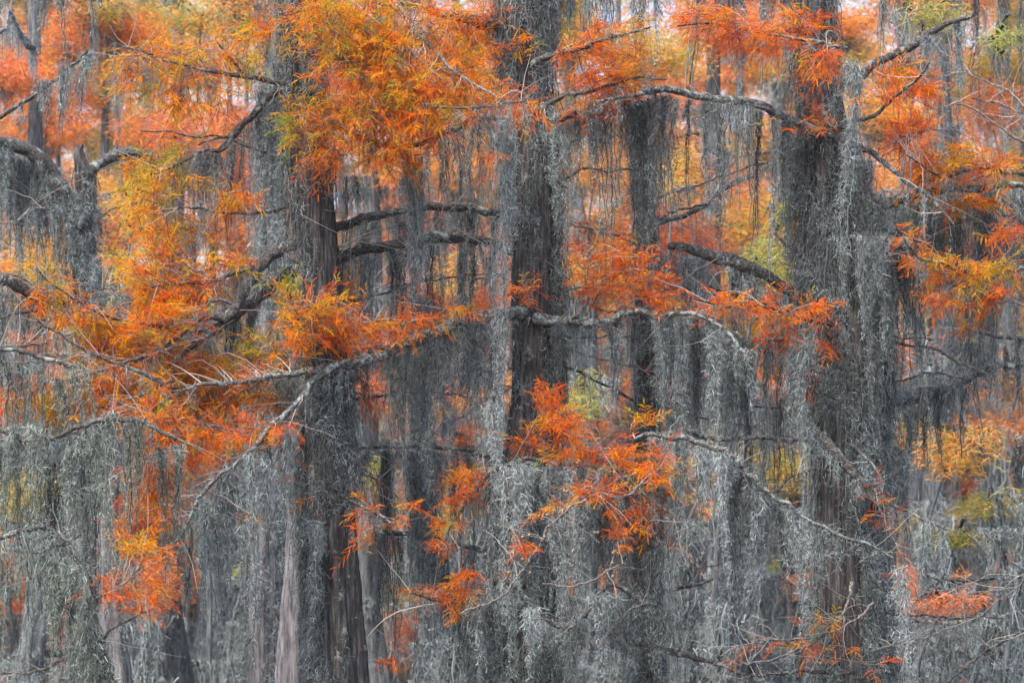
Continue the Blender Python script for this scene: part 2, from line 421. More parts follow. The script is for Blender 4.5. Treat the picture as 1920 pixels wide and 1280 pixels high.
def branch(tree, desc, pts, Y0, Y1=None, mat_=None, bump=.12, twigs=0.5, twigl=.38, moss=None, fr=None):
    """pts (px,py,w) from the trunk outwards; depth runs Y0 -> Y1"""
    Y1 = Y0 if Y1 is None else Y1
    n = len(pts); ys = np.linspace(Y0, Y1, n)
    P = [at(x, y, yy) for (x, y, w), yy in zip(pts, ys)]
    thin = .78 if (mat_ is M_DEAD) else 1.0
    R = [max(.0026, thin * w * K(yy) / 2) for (x, y, w), yy in zip(pts, ys)]
    P, R = spline(P, R, max(.012, min(.03, R[0] * 1.5)))
    r = np.random.default_rng(len(BR) + 100)
    P = P + np.stack([wave(np.arange(len(P)) * .33, len(BR) * 3 + q, 4) for q in range(3)], -1) * (np.minimum(R, .014) * .7 + .003)[:, None]
    g = Geo(); tube(g, P, R, 14 if R[0] > .02 else 8, bump=bump * 1.6, seed=len(BR))
    base = TREES[tree]['base']
    o = link('branch', g.mesh('branch', mat_ or M_BRANCH, base), TREES[tree]['root'])
    gt = Geo(); gl = Geo()
    # dead side twigs
    s = len(P); L = np.linalg.norm(np.diff(P, axis=0), axis=1).sum(); nt = int(L * 20 * twigs)
    if nt:
        k = r.integers(int(s * .1), s, nt); O = P[k]
        t = unit(np.gradient(P, axis=0))[k]
        d = unit(t * r.uniform(.1, 1, (nt, 1)) + r.normal(0, .8, (nt, 3)) * [1, .6, 1] )
        Kk = 6; tt = np.linspace(0, 1, Kk); ln = r.uniform(.3, 1.2, nt) * twigl
        Q = O[:, None] + d[:, None] * (ln[:, None] * tt)[..., None] + r.normal(0, .25, (nt, 1, 3)) * (ln[:, None] * tt ** 2)[..., None] + r.normal(0, .004, (nt, Kk, 3))
        Q[:, 0] = O
        tubes3(gt, Q, np.linspace(1, .35, Kk)[None] * r.uniform(.0016, .0034, (nt, 1)), np.array([.33, .29, .27]) * r.uniform(.3, 1.5, (nt, 1)))
    fr = (.2 if mat_ is M_DEAD else 1.0) if fr is None else fr
    nf = int(L * 26 * fr)
    if nf:
        gm = Geo(); s0 = r.uniform(0, 6); kc = r.integers(0, s, nf); env = np.clip(.35 + .5 * np.sin(kc * .11 + s0) + .35 * np.sin(kc * .37 + 2 * s0), .06, 1.2)
        keep = r.random(nf) < env + .15; kc, env = kc[keep], env[keep]; nf = len(kc)
        if nf:
            ln = .05 + .26 * env * r.uniform(.3, 1.1, nf); Kf = 5; tf = np.linspace(0, 1, Kf)
            O = P[kc] + r.normal(0, .6, (nf, 3)) * R[kc][:, None] * [1, 1, .3]
            Q = O[:, None] - np.array([0, 0, 1]) * (ln[:, None] * tf)[..., None] + r.normal(0, .004, (nf, Kf, 3)).cumsum(1)
            ribbons(gm, Q, np.linspace(1, .5, Kf)[None] * .0034 * np.ones((nf, 1)), moss_tint(nf, r, .5))
            nc = nf * 32; i = r.integers(0, nf, nc); q = r.uniform(0, 1, nc) ** 1.3
            OO = O[i] - np.array([0, 0, 1]) * (q * ln[i])[:, None] + r.normal(0, .014, (nc, 3))
            curls(gm, OO, unit(r.normal(0, 1, (nc, 3)) + [0, 0, -.5]), r.uniform(.02, .055, nc), .0016, moss_tint(nc, r, .95), r)
            link('moss_fringe', gm.mesh('moss_fringe', M_MOSS, base), o)
    b = dict(tree=tree, desc=desc, P=P, R=R, obj=o, gl=gl, gt=gt, base=base, Y=(Y0 + Y1) / 2, cones=[])
    BR.append(b); return b

def patch(cx, cy, rx, ry, h, dens=1.0, dy=0.0, ang=0.0, sp=0.12, tree=None, scale=1.0):
    """foliage filling an ellipse, grown on twigs from the nearest branch"""
    r = np.random.default_rng(int(cx * 7 + cy * 13))
    best = None
    for b in BR:
        if (tree and b['tree'] != tree) or b['desc'] is None: continue
        Y = b['Y']; c = at(cx, cy, Y)
        d = np.hypot(b['P'][:, 0] - c[0], b['P'][:, 2] - c[2])
        if best is None or d.min() < best[0]: best = (d.min(), b)
    b = best[1]; Y = b['Y'] + dy; k = K(Y)
    n = max(2, int(math.pi * rx * ry * k * k * (660 if cx < 560 and cy > 480 or cx > 1640 else 400 if cx < 420 else 520) * dens))
    th = r.uniform(0, 2 * math.pi, n); q = np.sqrt(r.uniform(0, 1, n))
    # uneven clumps
    u, v = q * np.cos(th) * rx, q * np.sin(th) * ry
    if n > 8:
        cc = r.integers(0, n, max(2, n // 7)); j = r.integers(0, len(cc), n); pull = r.uniform(0, .5, n)
        u = u * (1 - pull) + u[cc[j]] * pull; v = v * (1 - pull) + v[cc[j]] * pull
    lay = 30.0; v = v + .55 * (np.round((v + u * .12) / lay) * lay - u * .12 - v)      # flat layered sprays
    ca, sa = math.cos(math.radians(ang)), math.sin(math.radians(ang))
    X = cx + u * ca - v * sa; Z = cy + u * sa + v * ca
    T = np.stack([at(x, z, Y) for x, z in zip(X, Z)]) + np.stack([np.zeros(n), r.normal(0, .16, n), np.zeros(n)], -1)
    # secondary twigs: branch -> anchors
    m = max(1, n // 8); A = T[r.choice(n, m, replace=False)]
    BP = b['P']; Rr = b['R']
    S = []
    for p in A:
        d = np.linalg.norm(BP - p, axis=1); kk = int(np.argmin(d)); kk = int(np.clip(kk + r.integers(-14, 3), 0, len(BP) - 1)); S.append(BP[kk])
    S = np.array(S); Kk = 9; t = np.linspace(0, 1, Kk)
    mid = r.normal(0, .10, (m, 1, 3)) * np.linalg.norm(A - S, axis=1)[:, None, None]
    Q = S[:, None] * (1 - t)[None, :, None] + A[:, None] * t[None, :, None] + mid * np.sin(np.pi * t)[None, :, None] + np.array([0, 0, .12]) * np.sin(np.pi * t)[None, :, None] * np.linalg.norm(A - S, axis=1)[:, None, None]
    Q[:, 1:-1] += r.normal(0, .004, (m, Kk - 2, 3))
    far = np.linalg.norm(A - S, axis=1)[:, None]
    tubes3(b['gt'], Q, np.linspace(1, .35, Kk)[None] * (.0028 + .0035 * np.clip(far, 0, 1.2)), np.array([.34, .27, .23]) * r.uniform(.35, 1.5, (m, 1)), n=4)
    # tertiary twigs
    QQ = Q[:, 2:].reshape(-1, 3)
    dd = np.linalg.norm(T[:, None] - QQ[None], axis=2) + r.uniform(0, .05, (n, len(QQ))); S2 = QQ[dd.argmin(1)]
    tt = np.linspace(0, 1, 4); ln = np.linalg.norm(T - S2, axis=1)
    P3 = S2[:, None] * (1 - tt)[None, :, None] + T[:, None] * tt[None, :, None] + r.normal(0, .08, (n, 1, 3)) * (ln[:, None] * np.sin(np.pi * tt))[..., None]
    tubes3(b['gt'], P3, np.array([[.0026, .0023, .002, .0018]]) * np.ones((n, 1)), np.array([.26, .17, .12]) * r.uniform(.4, 1.6, (n, 1)))
    dn = unit(T - S2 + r.normal(0, .07, (n, 3)) + unit(A.mean(0) - S.mean(0)) * .05)
    H = h + .10 + r.normal(0, .14, n) + .18 * np.sin(X * .05 + Z * .08)
    sprays(b['gl'], b['gt'], T - dn * .05, dn, H, r, sparse=sp, scale=scale)

ORD = 'first second third fourth fifth sixth seventh eighth ninth tenth eleventh twelfth thirteenth fourteenth fifteenth sixteenth seventeenth eighteenth nineteenth twentieth twenty-first twenty-second twenty-third twenty-fourth twenty-fifth twenty-sixth twenty-seventh twenty-eighth twenty-ninth thirtieth'.split()
def curtain(desc, top, bot, n, w, Y, dens=1.0, bright=1.0, green=0.0, lean=0.0, jit=.35, support=None, fine=1.0, taper=.45, dYs=.12, thick=.6, name='moss_hank', yj=4):
    """hanks of moss side by side below the line top [(x,y)..]; bot (min,max) pixel rows; w (min,max) px"""
    r = np.random.default_rng(int(top[0][0] * 3 + top[0][1] + bot[0] * 5) + 17)
    tx = [p[0] for p in top]; ty = [p[1] for p in top]
    if support:
        wv = [(x, y, 9) for x, y in top] if len(top) > 1 else [(tx[0] - 14, ty[0] + 4, 8), (tx[0] + 14, ty[0], 8)]
        branch(support, None, [(x, y - 3, ww) for x, y, ww in wv], Y, twigs=.4)
    xs = np.linspace(tx[0], tx[-1], n) if n > 1 else np.array([tx[0]])
    if n > 1: xs = np.sort(xs + r.uniform(-jit, jit, n) * (tx[-1] - tx[0]) / n)
    for q, x in enumerate(xs):
        y0 = np.interp(x, tx, ty); y1 = r.uniform(*bot) if r.random() > .25 else bot[0] + (bot[1] - bot[0]) * r.uniform(.8, 1.05)
        if y1 < y0 + 25: y1 = y0 + 25
        ww = r.uniform(*w); YY = Y + r.normal(0, dYs)
        p = at(x, y0 + r.uniform(-yj / 2, yj), YY); L = (y1 - y0) * K(YY); W = ww * K(YY)
        g = Geo(); moss_hank(g, p, L, W, r, dens, bright * (r.uniform(.5, .85) if (n > 3 and r.random() < .4) else r.uniform(.95, 1.3)), green, fine, lean + r.normal(0, .015), thick, taper)  # some hanks coloured darker to imitate the shaded depth behind
        o = link(name, g.mesh(name, M_MOSS, p), None, p)
        sz = 'long' if L > 1.05 else 'short' if L < .55 else ''; wd = 'broad' if W > .2 else 'thin' if W < .08 else ''
        lab = f"{ORD[q] + ' ' if n > 1 else ''}grey moss hank {'from left, ' if n > 1 else ''}{desc}"
        for ad in (sz, wd):
            if ad and len(lab.split()) < 16: lab = lab.replace('grey', ad + ' grey')
        tag(o, lab, 'spanish moss', 'hanks of spanish moss hanging from the branches')

r_ = RNG
# ---------------------------------------------------------------- the nearer trees
make_tree('A', 'shaggy cypress trunk left of centre with bare stringy bark at middle height', [(563, -40, 58), (565, 100, 60), (574, 250, 72), (588, 420, 80), (600, 560, 80), (606, 700, 80), (612, 850, 84), (622, 1000, 92), (632, 1150, 96), (642, 1300, 104)], 20.0)
make_tree('B', 'thick moss-draped cypress trunk in the centre with a dark hollow seam', [(985, -40, 92), (990, 150, 72), (1000, 300, 78), (1002, 450, 86), (1003, 600, 88), (998, 750, 76), (985, 900, 92), (985, 1100, 104), (990, 1300, 118)], 20.6)
make_tree('C', 'broad moss-draped cypress trunk right of centre, widest of the nearer trunks', [(1530, -40, 70), (1528, 120, 76), (1545, 260, 96), (1555, 420, 108), (1583, 560, 108), (1600, 700, 112), (1592, 850, 108), (1585, 1000, 105), (1590, 1150, 108), (1600, 1300, 116)], 20.8)
make_tree('D', 'slim moss-covered snag standing between the central and right trunks', [(1193, 175, 16), (1203, 300, 28), (1213, 500, 34), (1212, 700, 34), (1212, 860, 34), (1216, 1000, 36), (1222, 1300, 42)], 21.3, n=48, lobes=5, top_z=0, name='tree_snag', cat='dead tree')
make_tree('E', 'forked grey cypress at the left with arching mossy limbs', [(148, 285, 18), (155, 320, 28), (160, 380, 34), (158, 480, 44), (160, 580, 40), (165, 750, 44), (168, 1000, 52), (170, 1300, 62)], 26.0, n=48, top_z=0)
make_tree('F', 'narrow pale trunk at the lower left behind the green moss curtain', [(211, 640, 24), (208, 760, 32), (205, 900, 38), (203, 1050, 42), (212, 1200, 50), (222, 1300, 56)], 25.0, mat_=M_PALE, n=48, top_z=0)
make_tree('G', 'leaning greenish mossy stem in the lower left corner', [(92, 985, 12), (110, 1060, 20), (130, 1120, 24), (158, 1170, 26), (183, 1225, 28), (196, 1300, 34)], 18.3, n=40, lobes=4, top_z=0, name='leaning_stem', cat='dead tree', flare=1.2)
make_tree('H', 'smooth pale grey trunk just left of the left trunk base', [(500, 200, 8), (508, 400, 16), (518, 600, 22), (535, 760, 26), (552, 900, 30), (556, 1050, 40), (552, 1150, 52), (548, 1300, 66)], 24.0, mat_=M_PALE, n=48, top_z=0)
make_tree('I', 'dark slanting mossy stem between the left and central trunks', [(770, 560, 10), (785, 700, 18), (795, 850, 24), (800, 960, 28), (822, 1060, 30), (862, 1130, 32), (905, 1200, 36), (925, 1300, 44)], 22.5, n=40, lobes=4, top_z=0, name='leaning_stem', cat='dead tree')
make_tree('J', 'thin pale trunk at the top behind the left trunk', [(515, -40, 36), (512, 60, 34), (508, 200, 34), (505, 400, 36), (500, 700, 40), (495, 1000, 46), (490, 1300, 56)], 29.0, mat_=M_PALE, n=40)
make_tree('O', 'mossy cypress trunk standing beyond the left edge of the frame', [(-140, -40, 60), (-130, 600, 80), (-150, 1300, 110)], 19.5, n=48)
make_tree('Q', 'mossy cypress trunk standing beyond the right edge of the frame', [(2040, -40, 60), (2050, 600, 80), (2050, 1300, 110)], 21.0, n=48)
make_tree('R', 'thin dark stem with a moss column hanging at the far right background', [(1662, 480, 14), (1655, 640, 20), (1650, 790, 26), (1652, 1000, 34), (1660, 1300, 44)], 23.0, n=36, top_z=0, name='tree_snag', cat='dead tree')
r = np.random.default_rng(3)
coat('A', [(-60, 330, .85, 0, .05), (330, 600, .7, -1, .05), (560, 720, .6, 0, .05), (700, 900, .95, 0, .07), (900, 1280, .9, -1, .06)], r, bright=.95)
coat('B', [(-60, 200, .8, 0, .06), (200, 420, .9, 0, .06), (420, 860, .8, 1, .07), (600, 860, .3, 0, .05), (860, 1290, 1.1, 0, .09)], r, bright=.9)
coat('C', [(-60, 240, .55, 0, .05), (240, 560, .95, 0, .08), (560, 800, .8, 0, .08), (780, 1200, .42, 0, .06), (780, 1280, .7, 1, .08), (600, 760, .6, -1, .07), (1150, 1280, .8, 0, .06)], r, bright=.95)
coat('D', [(180, 620, 1.0, 0, .022), (620, 800, .8, 0, .02), (800, 1290, .9, 0, .025)], r, bright=.85)
coat('E', [(300, 1290, .8, 0, .06)], r, fine=1.5)
coat('F', [(500, 900, .8, 0, .05), (900, 1290, .3, 0, .04)], r, fine=1.5, green=.3)
coat('G', [(985, 1290, 1.2, 0, .06)], r, green=.8, bright=1.1)
coat('H', [(200, 960, 1.2, 0, .06), (1100, 1290, .22, 0, .04)], r, fine=1.3)
coat('I', [(560, 1290, 1.2, 0, .05)], r, bright=.75)
coat('J', [(-60, 1290, .9, 0, .07)], r, fine=1.6)
coat('R', [(480, 1290, 1.0, 0, .06)], r, fine=1.2)
coat('O', [(-60, 1290, .8, 0, .06)], r, fine=1.6); coat('Q', [(-60, 1290, .8, 0, .06)], r, fine=1.6)

# ---------------------------------------------------------------- their branches
b = branch
rt = np.random.default_rng(41)
for tk, x0, lo, hi, m in [('A', 590, 120, 900, 9), ('B', 1000, 150, 1000, 12), ('C', 1570, 250, 1150, 14), ('D', 1210, 260, 1000, 9), ('O', -100, 350, 1200, 6), ('Q', 2010, 200, 1200, 8)]:
    for q_ in range(m):                                # many thin bare limbs reaching between the trunks
        y = rt.uniform(lo, hi); sg = 1 if tk == 'O' else -1 if tk == 'Q' else rt.choice([-1, 1]); Lx = rt.uniform(120, 330); sl = rt.uniform(-.45, .45); cv = rt.uniform(-.3, .3)
        pts = [(x0 + sg * (20 + Lx * t), y + sl * Lx * t + cv * Lx * t * t + rt.normal(0, 5), 5.5 * (1 - .6 * t)) for t in np.linspace(0, 1, 7)]
        yy = TREES[tk]['Y']; branch(tk, None, pts, yy, yy + rt.uniform(-.2, 1.6), M_DEAD if rt.random() < .6 else M_BRANCH, .1, .9, .5, fr=rt.choice([.15, .9]))
b('B', 'lichen limb', [(985, 588, 26), (940, 590, 23), (900, 592, 22), (860, 603, 24), (810, 625, 24), (760, 645, 22), (720, 662, 20), (690, 675, 18), (650, 685, 17), (610, 690, 14), (560, 698, 12), (500, 708, 11), (440, 716, 8), (380, 722, 6), (320, 735, 4)], 20.4, 19.3, M_LICHEN, .16)
b('B', 'drooping fork', [(655, 680, 14), (620, 692, 12), (590, 712, 11), (560, 750, 12), (530, 782, 12), (505, 800, 10), (485, 830, 8), (440, 870, 7), (400, 900, 8), (375, 935, 7), (355, 970, 5), (340, 1000, 4), (310, 1030, 3)], 19.65, 19.0, M_LICHEN, .16, .9)
b('B', 'right limb', [(1005, 598, 22), (1045, 600, 18), (1080, 598, 16), (1110, 604, 18), (1150, 606, 18), (1165, 592, 14), (1200, 583, 12), (1240, 590, 10), (1270, 586, 9), (1310, 592, 8), (1345, 610, 8), (1370, 632, 7), (1398, 660, 6)], 20.4, 19.9, M_LICHEN, .16, .6)
b('B', 'up twig', [(1072, 595, 8), (1090, 580, 7), (1104, 560, 6), (1098, 530, 5), (1105, 490, 4), (1106, 470, 3)], 20.3, 20.2, M_DEAD)
b('A', 'left arch', [(590, 450, 30), (534, 463, 22), (497, 490, 21), (480, 514, 20), (450, 558, 19), (427, 595, 18), (386, 595, 14), (339, 623, 11), (289, 658, 8), (235, 690, 5)], 20.0, 19.4, M_BRANCH, .16, .5)
b('A', 'second arch', [(595, 490, 30), (524, 527, 22), (477, 564, 20), (420, 605, 18), (386, 631, 14), (346, 662, 10), (310, 690, 6)], 20.1, 19.7, M_BRANCH, .16, .5)
b('A', 'upper thin', [(560, 455, 10), (534, 460, 8), (477, 497, 7), (403, 527, 6), (336, 531, 5), (280, 540, 3)], 20.0, 19.6, None, .12, .9)
b('A', 'white stub', [(440, 572, 8), (433, 569, 9), (415, 565, 8), (396, 562, 8), (380, 548, 5)], 19.75, 19.7, M_DEAD)
b('A', 'long thin', [(427, 595, 10), (383, 623, 8), (302, 610, 7), (249, 605, 6), (208, 595, 6), (175, 581, 5), (128, 554, 4), (84, 521, 3), (67, 497, 2)], 19.7, 19.2, None, .1, .8)
b('A', 'lower thin', [(400, 620, 10), (390, 628, 9), (356, 642, 8), (289, 662, 7), (235, 679, 6), (170, 700, 4), (110, 730, 3)], 19.7, 19.2, M_DEAD, .1, .8)
b('A', 'cross twig', [(330, 728, 7), (306, 719, 7), (235, 685, 6), (191, 672, 5), (107, 625, 4), (70, 600, 3)], 19.3, 19.1, None, .1, .8)
b('A', 'curved twig', [(330, 712, 6), (306, 719, 6), (269, 739, 5), (232, 752, 4), (170, 770, 3)], 19.3, 19.2, None)
b('A', 'pale twig low', [(330, 785, 5), (285, 776, 5), (235, 759, 4), (195, 742, 3)], 19.2, 19.1, M_DEAD)
b('A', 'pale twig lower', [(480, 812, 7), (423, 803, 6), (370, 794, 5), (339, 793, 3), (290, 785, 2)], 19.5, 19.3, M_DEAD)
b('A', 'right upper arch', [(600, 430, 22), (635, 425, 18), (680, 410, 16), (720, 400, 14), (760, 395, 12), (815, 387, 16), (860, 388, 16), (920, 398, 13), (960, 408, 10)], 20.2, 20.8, None, .16)
b('A', 'right lower arch', [(600, 492, 26), (635, 485, 20), (665, 470, 20), (720, 462, 20), (780, 455, 18), (810, 443, 20), (860, 446, 20), (920, 455, 18), (960, 470, 14)], 20.2, 20.8, None, .16)
b('A', 'upper left', [(560, 170, 16), (530, 155, 13), (500, 150, 10), (460, 143, 9), (420, 140, 7), (360, 125, 5), (300, 110, 4), (215, 80, 3)], 20.0, 19.5, None, .12, 1.2)
b('A', 'upper left twig', [(470, 145, 6), (430, 110, 5), (405, 75, 3)], 19.9, 19.8, None)
b('A', 'drooping elbow', [(545, 160, 14), (505, 180, 11), (475, 215, 13), (450, 240, 12), (420, 278, 10), (405, 282, 7), (375, 285, 5), (330, 310, 4), (280, 330, 3)], 20.0, 19.7, None, .16, .8)
b('A', 'elbow twig', [(445, 250, 6), (437, 252, 5), (400, 262, 4), (373, 272, 3)], 19.9, 19.8)
b('A', 'low left twig', [(580, 375, 10), (545, 382, 8), (490, 400, 6), (440, 400, 5), (380, 392, 4), (335, 390, 3)], 20.0, 19.7, None, .1, 1)
b('B', 'top left', [(985, 70, 30), (940, 50, 26), (880, 35, 18), (820, 25, 14), (790, 15, 10), (740, 0, 8)], 20.6, 20.5)
b('B', 'right stub', [(1000, 262, 18), (1030, 235, 17), (1050, 225, 17), (1080, 212, 15)], 20.5, 20.2, M_BRANCH)
# the sprays over the upper left hang from limbs of the left trunk that come towards the viewer
b('A', 'overhead a', [(565, -60, 12), (610, -30, 10), (667, 7, 8), (717, 50, 7), (774, 101, 6), (830, 150, 4)], 19.9, 19.2, M_DEAD, .1, .6)
b('A', 'overhead b', [(580, -90, 14), (680, -45, 11), (747, 13, 9), (781, 60, 9), (808, 91, 8), (848, 128, 8), (889, 158, 7), (940, 190, 5)], 19.9, 19.1, M_DEAD, .1, .6)
b('A', 'overhead c', [(575, 100, 12), (630, 110, 9), (684, 124, 7), (717, 141, 7), (731, 158, 6), (761, 178, 8), (798, 193, 8), (850, 205, 5), (930, 195, 4), (985, 190, 3)], 19.7, 19.0, None, .1, .6)
b('A', 'overhead d', [(570, 215, 12), (620, 235, 9), (680, 262, 8), (729, 272, 8), (764, 275, 9), (808, 262, 9), (828, 252, 9), (868, 235, 9), (899, 215, 8), (919, 242, 6), (929, 269, 5), (932, 320, 4)], 19.7, 19.2, M_LICHEN, .12, .6)
b('B', 'top right', [(1000, 120, 14), (1050, 100, 10), (1120, 80, 7), (1180, 62, 5), (1220, 50, 3)], 20.4, 19.8)
b('B', 'upper right', [(1000, 210, 12), (1060, 180, 8), (1130, 165, 6), (1200, 145, 4), (1250, 150, 3)], 20.4, 19.9)
b('C', 'long arching limb', [(1535, 250, 22), (1500, 235, 16), (1465, 215, 16), (1430, 200, 16), (1380, 190, 15), (1320, 182, 14), (1270, 170, 14), (1225, 172, 12), (1170, 180, 7), (1120, 190, 4)], 20.6, 19.9, M_LICHEN, .14, .4)
b('C', 'right falling limb', [(1540, 245, 16), (1560, 250, 12), (1605, 273, 11), (1650, 300, 10), (1690, 330, 9), (1730, 360, 8), (1760, 390, 6), (1790, 420, 5)], 20.6, 20.0, M_BRANCH, .12, .6)
b('C', 'thick left limb', [(1540, 560, 22), (1500, 548, 18), (1470, 538, 19), (1430, 515, 22), (1380, 490, 24), (1340, 480, 22), (1300, 470, 20), (1255, 462, 14)], 20.8, 20.6, M_BRANCH, .14, .3)
b('C', 'broken pole', [(1560, 165, 20), (1640, 122, 16), (1690, 95, 14), (1735, 68, 13), (1790, 40, 9), (1822, 28, 7)], 20.8, 21.4, M_BRANCH, .12, .2)
b('C', 'right limb', [(1590, 420, 24), (1640, 390, 18), (1690, 372, 18), (1740, 362, 14), (1800, 355, 12), (1860, 350, 13), (1960, 346, 11), (2040, 340, 8)], 20.7, 20.7, M_LICHEN, .14, .4)
b('C', 'far right low limb', [(1600, 830, 22), (1650, 790, 18), (1670, 755, 24), (1700, 745, 26), (1750, 735, 22), (1800, 715, 17), (1860, 690, 12), (1940, 680, 8)], 21.2, 23.5, M_BRANCH, .14, .3)
b('C', 'right twig a', [(1640, 640, 8), (1735, 650, 6), (1775, 665, 8), (1810, 685, 8), (1850, 700, 4)], 21.0, 21.2, M_DEAD)
b('C', 'long white limb', [(1190, 822, 6), (1220, 814, 9), (1270, 820, 10), (1330, 835, 10), (1380, 860, 11), (1420, 905, 9), (1460, 935, 8), (1520, 975, 7), (1570, 1000, 6), (1640, 1025, 4), (1675, 1045, 3)], 19.6, 19.6, M_LICHEN, .12, .5)
b('C', 'mid left limb', [(1560, 830, 12), (1475, 823, 7), (1420, 820, 9), (1350, 822, 10), (1280, 810, 9), (1220, 815, 7)], 20.9, 20.2, M_LICHEN, .12, .4)
b('A', 'low right limb', [(640, 850, 10), (690, 838, 6), (740, 838, 6), (800, 838, 7), (860, 840, 8), (895, 850, 8), (940, 870, 9)], 20.3, 20.9, M_LICHEN)
b('B', 'green stub low', [(1215, 1122, 9), (1250, 1110, 8), (1290, 1098, 7), (1335, 1085, 5)], 20.6, 20.4, M_LICHEN)
b('B', 'low right stub', [(1130, 1190, 18), (1228, 1212, 13), (1280, 1225, 11), (1345, 1245, 9), (1400, 1262, 5)], 20.6, 20.0)
b('B', 'diagonal twig', [(1010, 670, 8), (1045, 683, 6), (1100, 705, 5), (1190, 750, 5)], 21.0, 21.4)
b('B', 'low front twig', [(862, 1149, 4), (900, 1135, 5), (942, 1117, 5), (985, 1060, 6), (1010, 1025, 6), (1035, 980, 8), (1080, 944, 7), (1130, 925, 6), (1165, 935, 6), (1197, 910, 6), (1224, 887, 5), (1250, 860, 3)], 19.6, 19.4, M_DEAD, .12, 1.0)
b('B', 'front limb', [(985, 740, 16), (1020, 790, 10), (1080, 830, 9), (1130, 860, 8), (1180, 900, 6), (1240, 950, 5), (1290, 990, 3)], 20.6, 19.4, M_BRANCH, .12, .8)
b('B', 'low left limb', [(985, 850, 14), (930, 880, 8), (880, 930, 6), (850, 980, 5), (830, 1020, 3)], 20.6, 19.9)
b('B', 'low left spray limb', [(960, 1050, 12), (900, 1115, 6), (860, 1130, 5), (800, 1120, 4), (770, 1110, 3)], 20.5, 19.9)
b('B', 'white twig a', [(1016, 1092, 3), (1060, 1099, 4), (1100, 1092, 5), (1144, 1067, 5), (1170, 1055, 4)], 19.5, 19.5, M_DEAD)
b('B', 'white twig b', [(1117, 1226, 3), (1137, 1193, 4), (1184, 1142, 5), (1210, 1130, 4)], 19.6, 19.6, M_DEAD)
b('A', 'mid sprig', [(600, 620, 9), (655, 610, 6), (720, 600, 5), (800, 600, 4), (870, 585, 3)], 19.8, 19.9, M_DEAD, .1, .8)
b('A', 'mid sprig left', [(595, 660, 9), (565, 610, 6), (550, 570, 4), (535, 535, 3)], 19.7, 19.3)
b('A', 'low sprig right', [(620, 900, 10), (660, 940, 6), (700, 960, 5), (740, 985, 3)], 19.9, 19.7)
b('C', 'sprig over left', [(1560, 610, 12), (1500, 592, 7), (1420, 575, 5), (1350, 572, 4), (1300, 560, 3)], 20.5, 19.9)
b('C', 'top left sprig', [(1525, 60, 12), (1450, 60, 8), (1380, 50, 6), (1320, 45, 4), (1270, 50, 3)], 20.6, 20.1)
b('C', 'top pale sprig', [(1590, 90, 8), (1540, 80, 8), (1480, 72, 6), (1440, 62, 5), (1400, 60, 3)], 20.1, 20.0, M_LICHEN)
b('C', 'right sprig', [(1570, 240, 12), (1630, 220, 8), (1680, 180, 6), (1720, 150, 5), (1745, 110, 3)], 20.5, 19.9)
b('Q', 'sprig from right', [(2040, 560, 22), (1960, 500, 14), (1900, 505, 9), (1840, 512, 7), (1780, 500, 6), (1730, 485, 5), (1700, 455, 4), (1680, 430, 3)], 21.0, 19.8, None, .1, .8)
b('Q', 'sprig from right upper', [(2045, 370, 16), (1940, 330, 10), (1880, 320, 8), (1820, 318, 6), (1760, 330, 5), (1700, 290, 3)], 21.0, 20.3, None, .1, .8)
b('Q', 'bare twig right', [(2045, 320, 12), (1920, 265, 7), (1850, 222, 5), (1805, 195, 4), (1770, 200, 3)], 21.0, 20.9, M_DEAD)
b('C', 'bottom right twig a', [(1600, 1090, 9), (1580, 1150, 6), (1545, 1185, 6), (1500, 1215, 6), (1450, 1235, 5), (1400, 1245, 4)], 20.4, 19.7, M_DEAD, .1, 1.4)
b('C', 'bottom right twig b', [(1640, 1130, 6), (1590, 1170, 6), (1520, 1195, 5), (1440, 1200, 4), (1370, 1215, 3)], 20.3, 19.8, M_DEAD, .1, 1.4)
b('C', 'bottom right twig c', [(1600, 1260, 8), (1535, 1258, 8), (1470, 1260, 8), (1410, 1265, 7), (1390, 1285, 6)], 20.3, 20.0, M_BRANCH, .1, .8)
b('C', 'bottom right twig d', [(1630, 1220, 6), (1700, 1205, 5), (1760, 1185, 4), (1810, 1165, 3)], 20.4, 20.8, M_DEAD, .1, 1.2)
b('C', 'reddish twig', [(1590, 830, 8), (1616, 850, 6), (1649, 890, 6), (1660, 934, 6), (1717, 967, 5), (1774, 991, 4)], 20.5, 19.9, M_BRANCH, .1, .8)
b('C', 'reddish hanging twig', [(1640, 915, 5), (1648, 945, 5), (1665, 990, 4), (1690, 1040, 4), (1725, 1130, 3)], 20.2, 20.0, M_DEAD, .1, .8)
b('C', 'mossy spur', [(1520, 790, 14), (1550, 830, 18), (1590, 880, 18), (1640, 920, 12)], 20.3, 20.3, M_BRANCH, fr=3.0)
b('C', 'forked stub', [(1512, 500, 9), (1495, 475, 8), (1470, 455, 6), (1440, 430, 4)], 20.8, 20.9, M_LICHEN)
b('D', 'crossing bare limb', [(1205, 415, 14), (1240, 415, 10), (1285, 405, 9), (1330, 375, 10), (1370, 345, 9), (1405, 325, 8)], 21.4, 22.4)
b('D', 'bare limb left', [(1205, 455, 10), (1180, 450, 8), (1110, 425, 7), (1040, 405, 5)], 21.4, 22.0, M_DEAD)
b('D', 'bare twigs', [(1210, 380, 8), (1260, 360, 6), (1320, 345, 5), (1380, 300, 4)], 21.4, 22.6, M_DEAD)
b('E', 'arching left limb', [(168, 480, 24), (150, 420, 24), (130, 380, 26), (100, 325, 26), (75, 298, 26), (35, 275, 24), (-10, 262, 22), (-80, 250, 18)], 26.0, 25.5, None, .12, .3)
b('E', 'right curl limb', [(158, 380, 26), (162, 345, 24), (172, 320, 22), (205, 297, 20), (245, 287, 18), (285, 288, 12)], 26.0, 26.0, None, .12, .3)
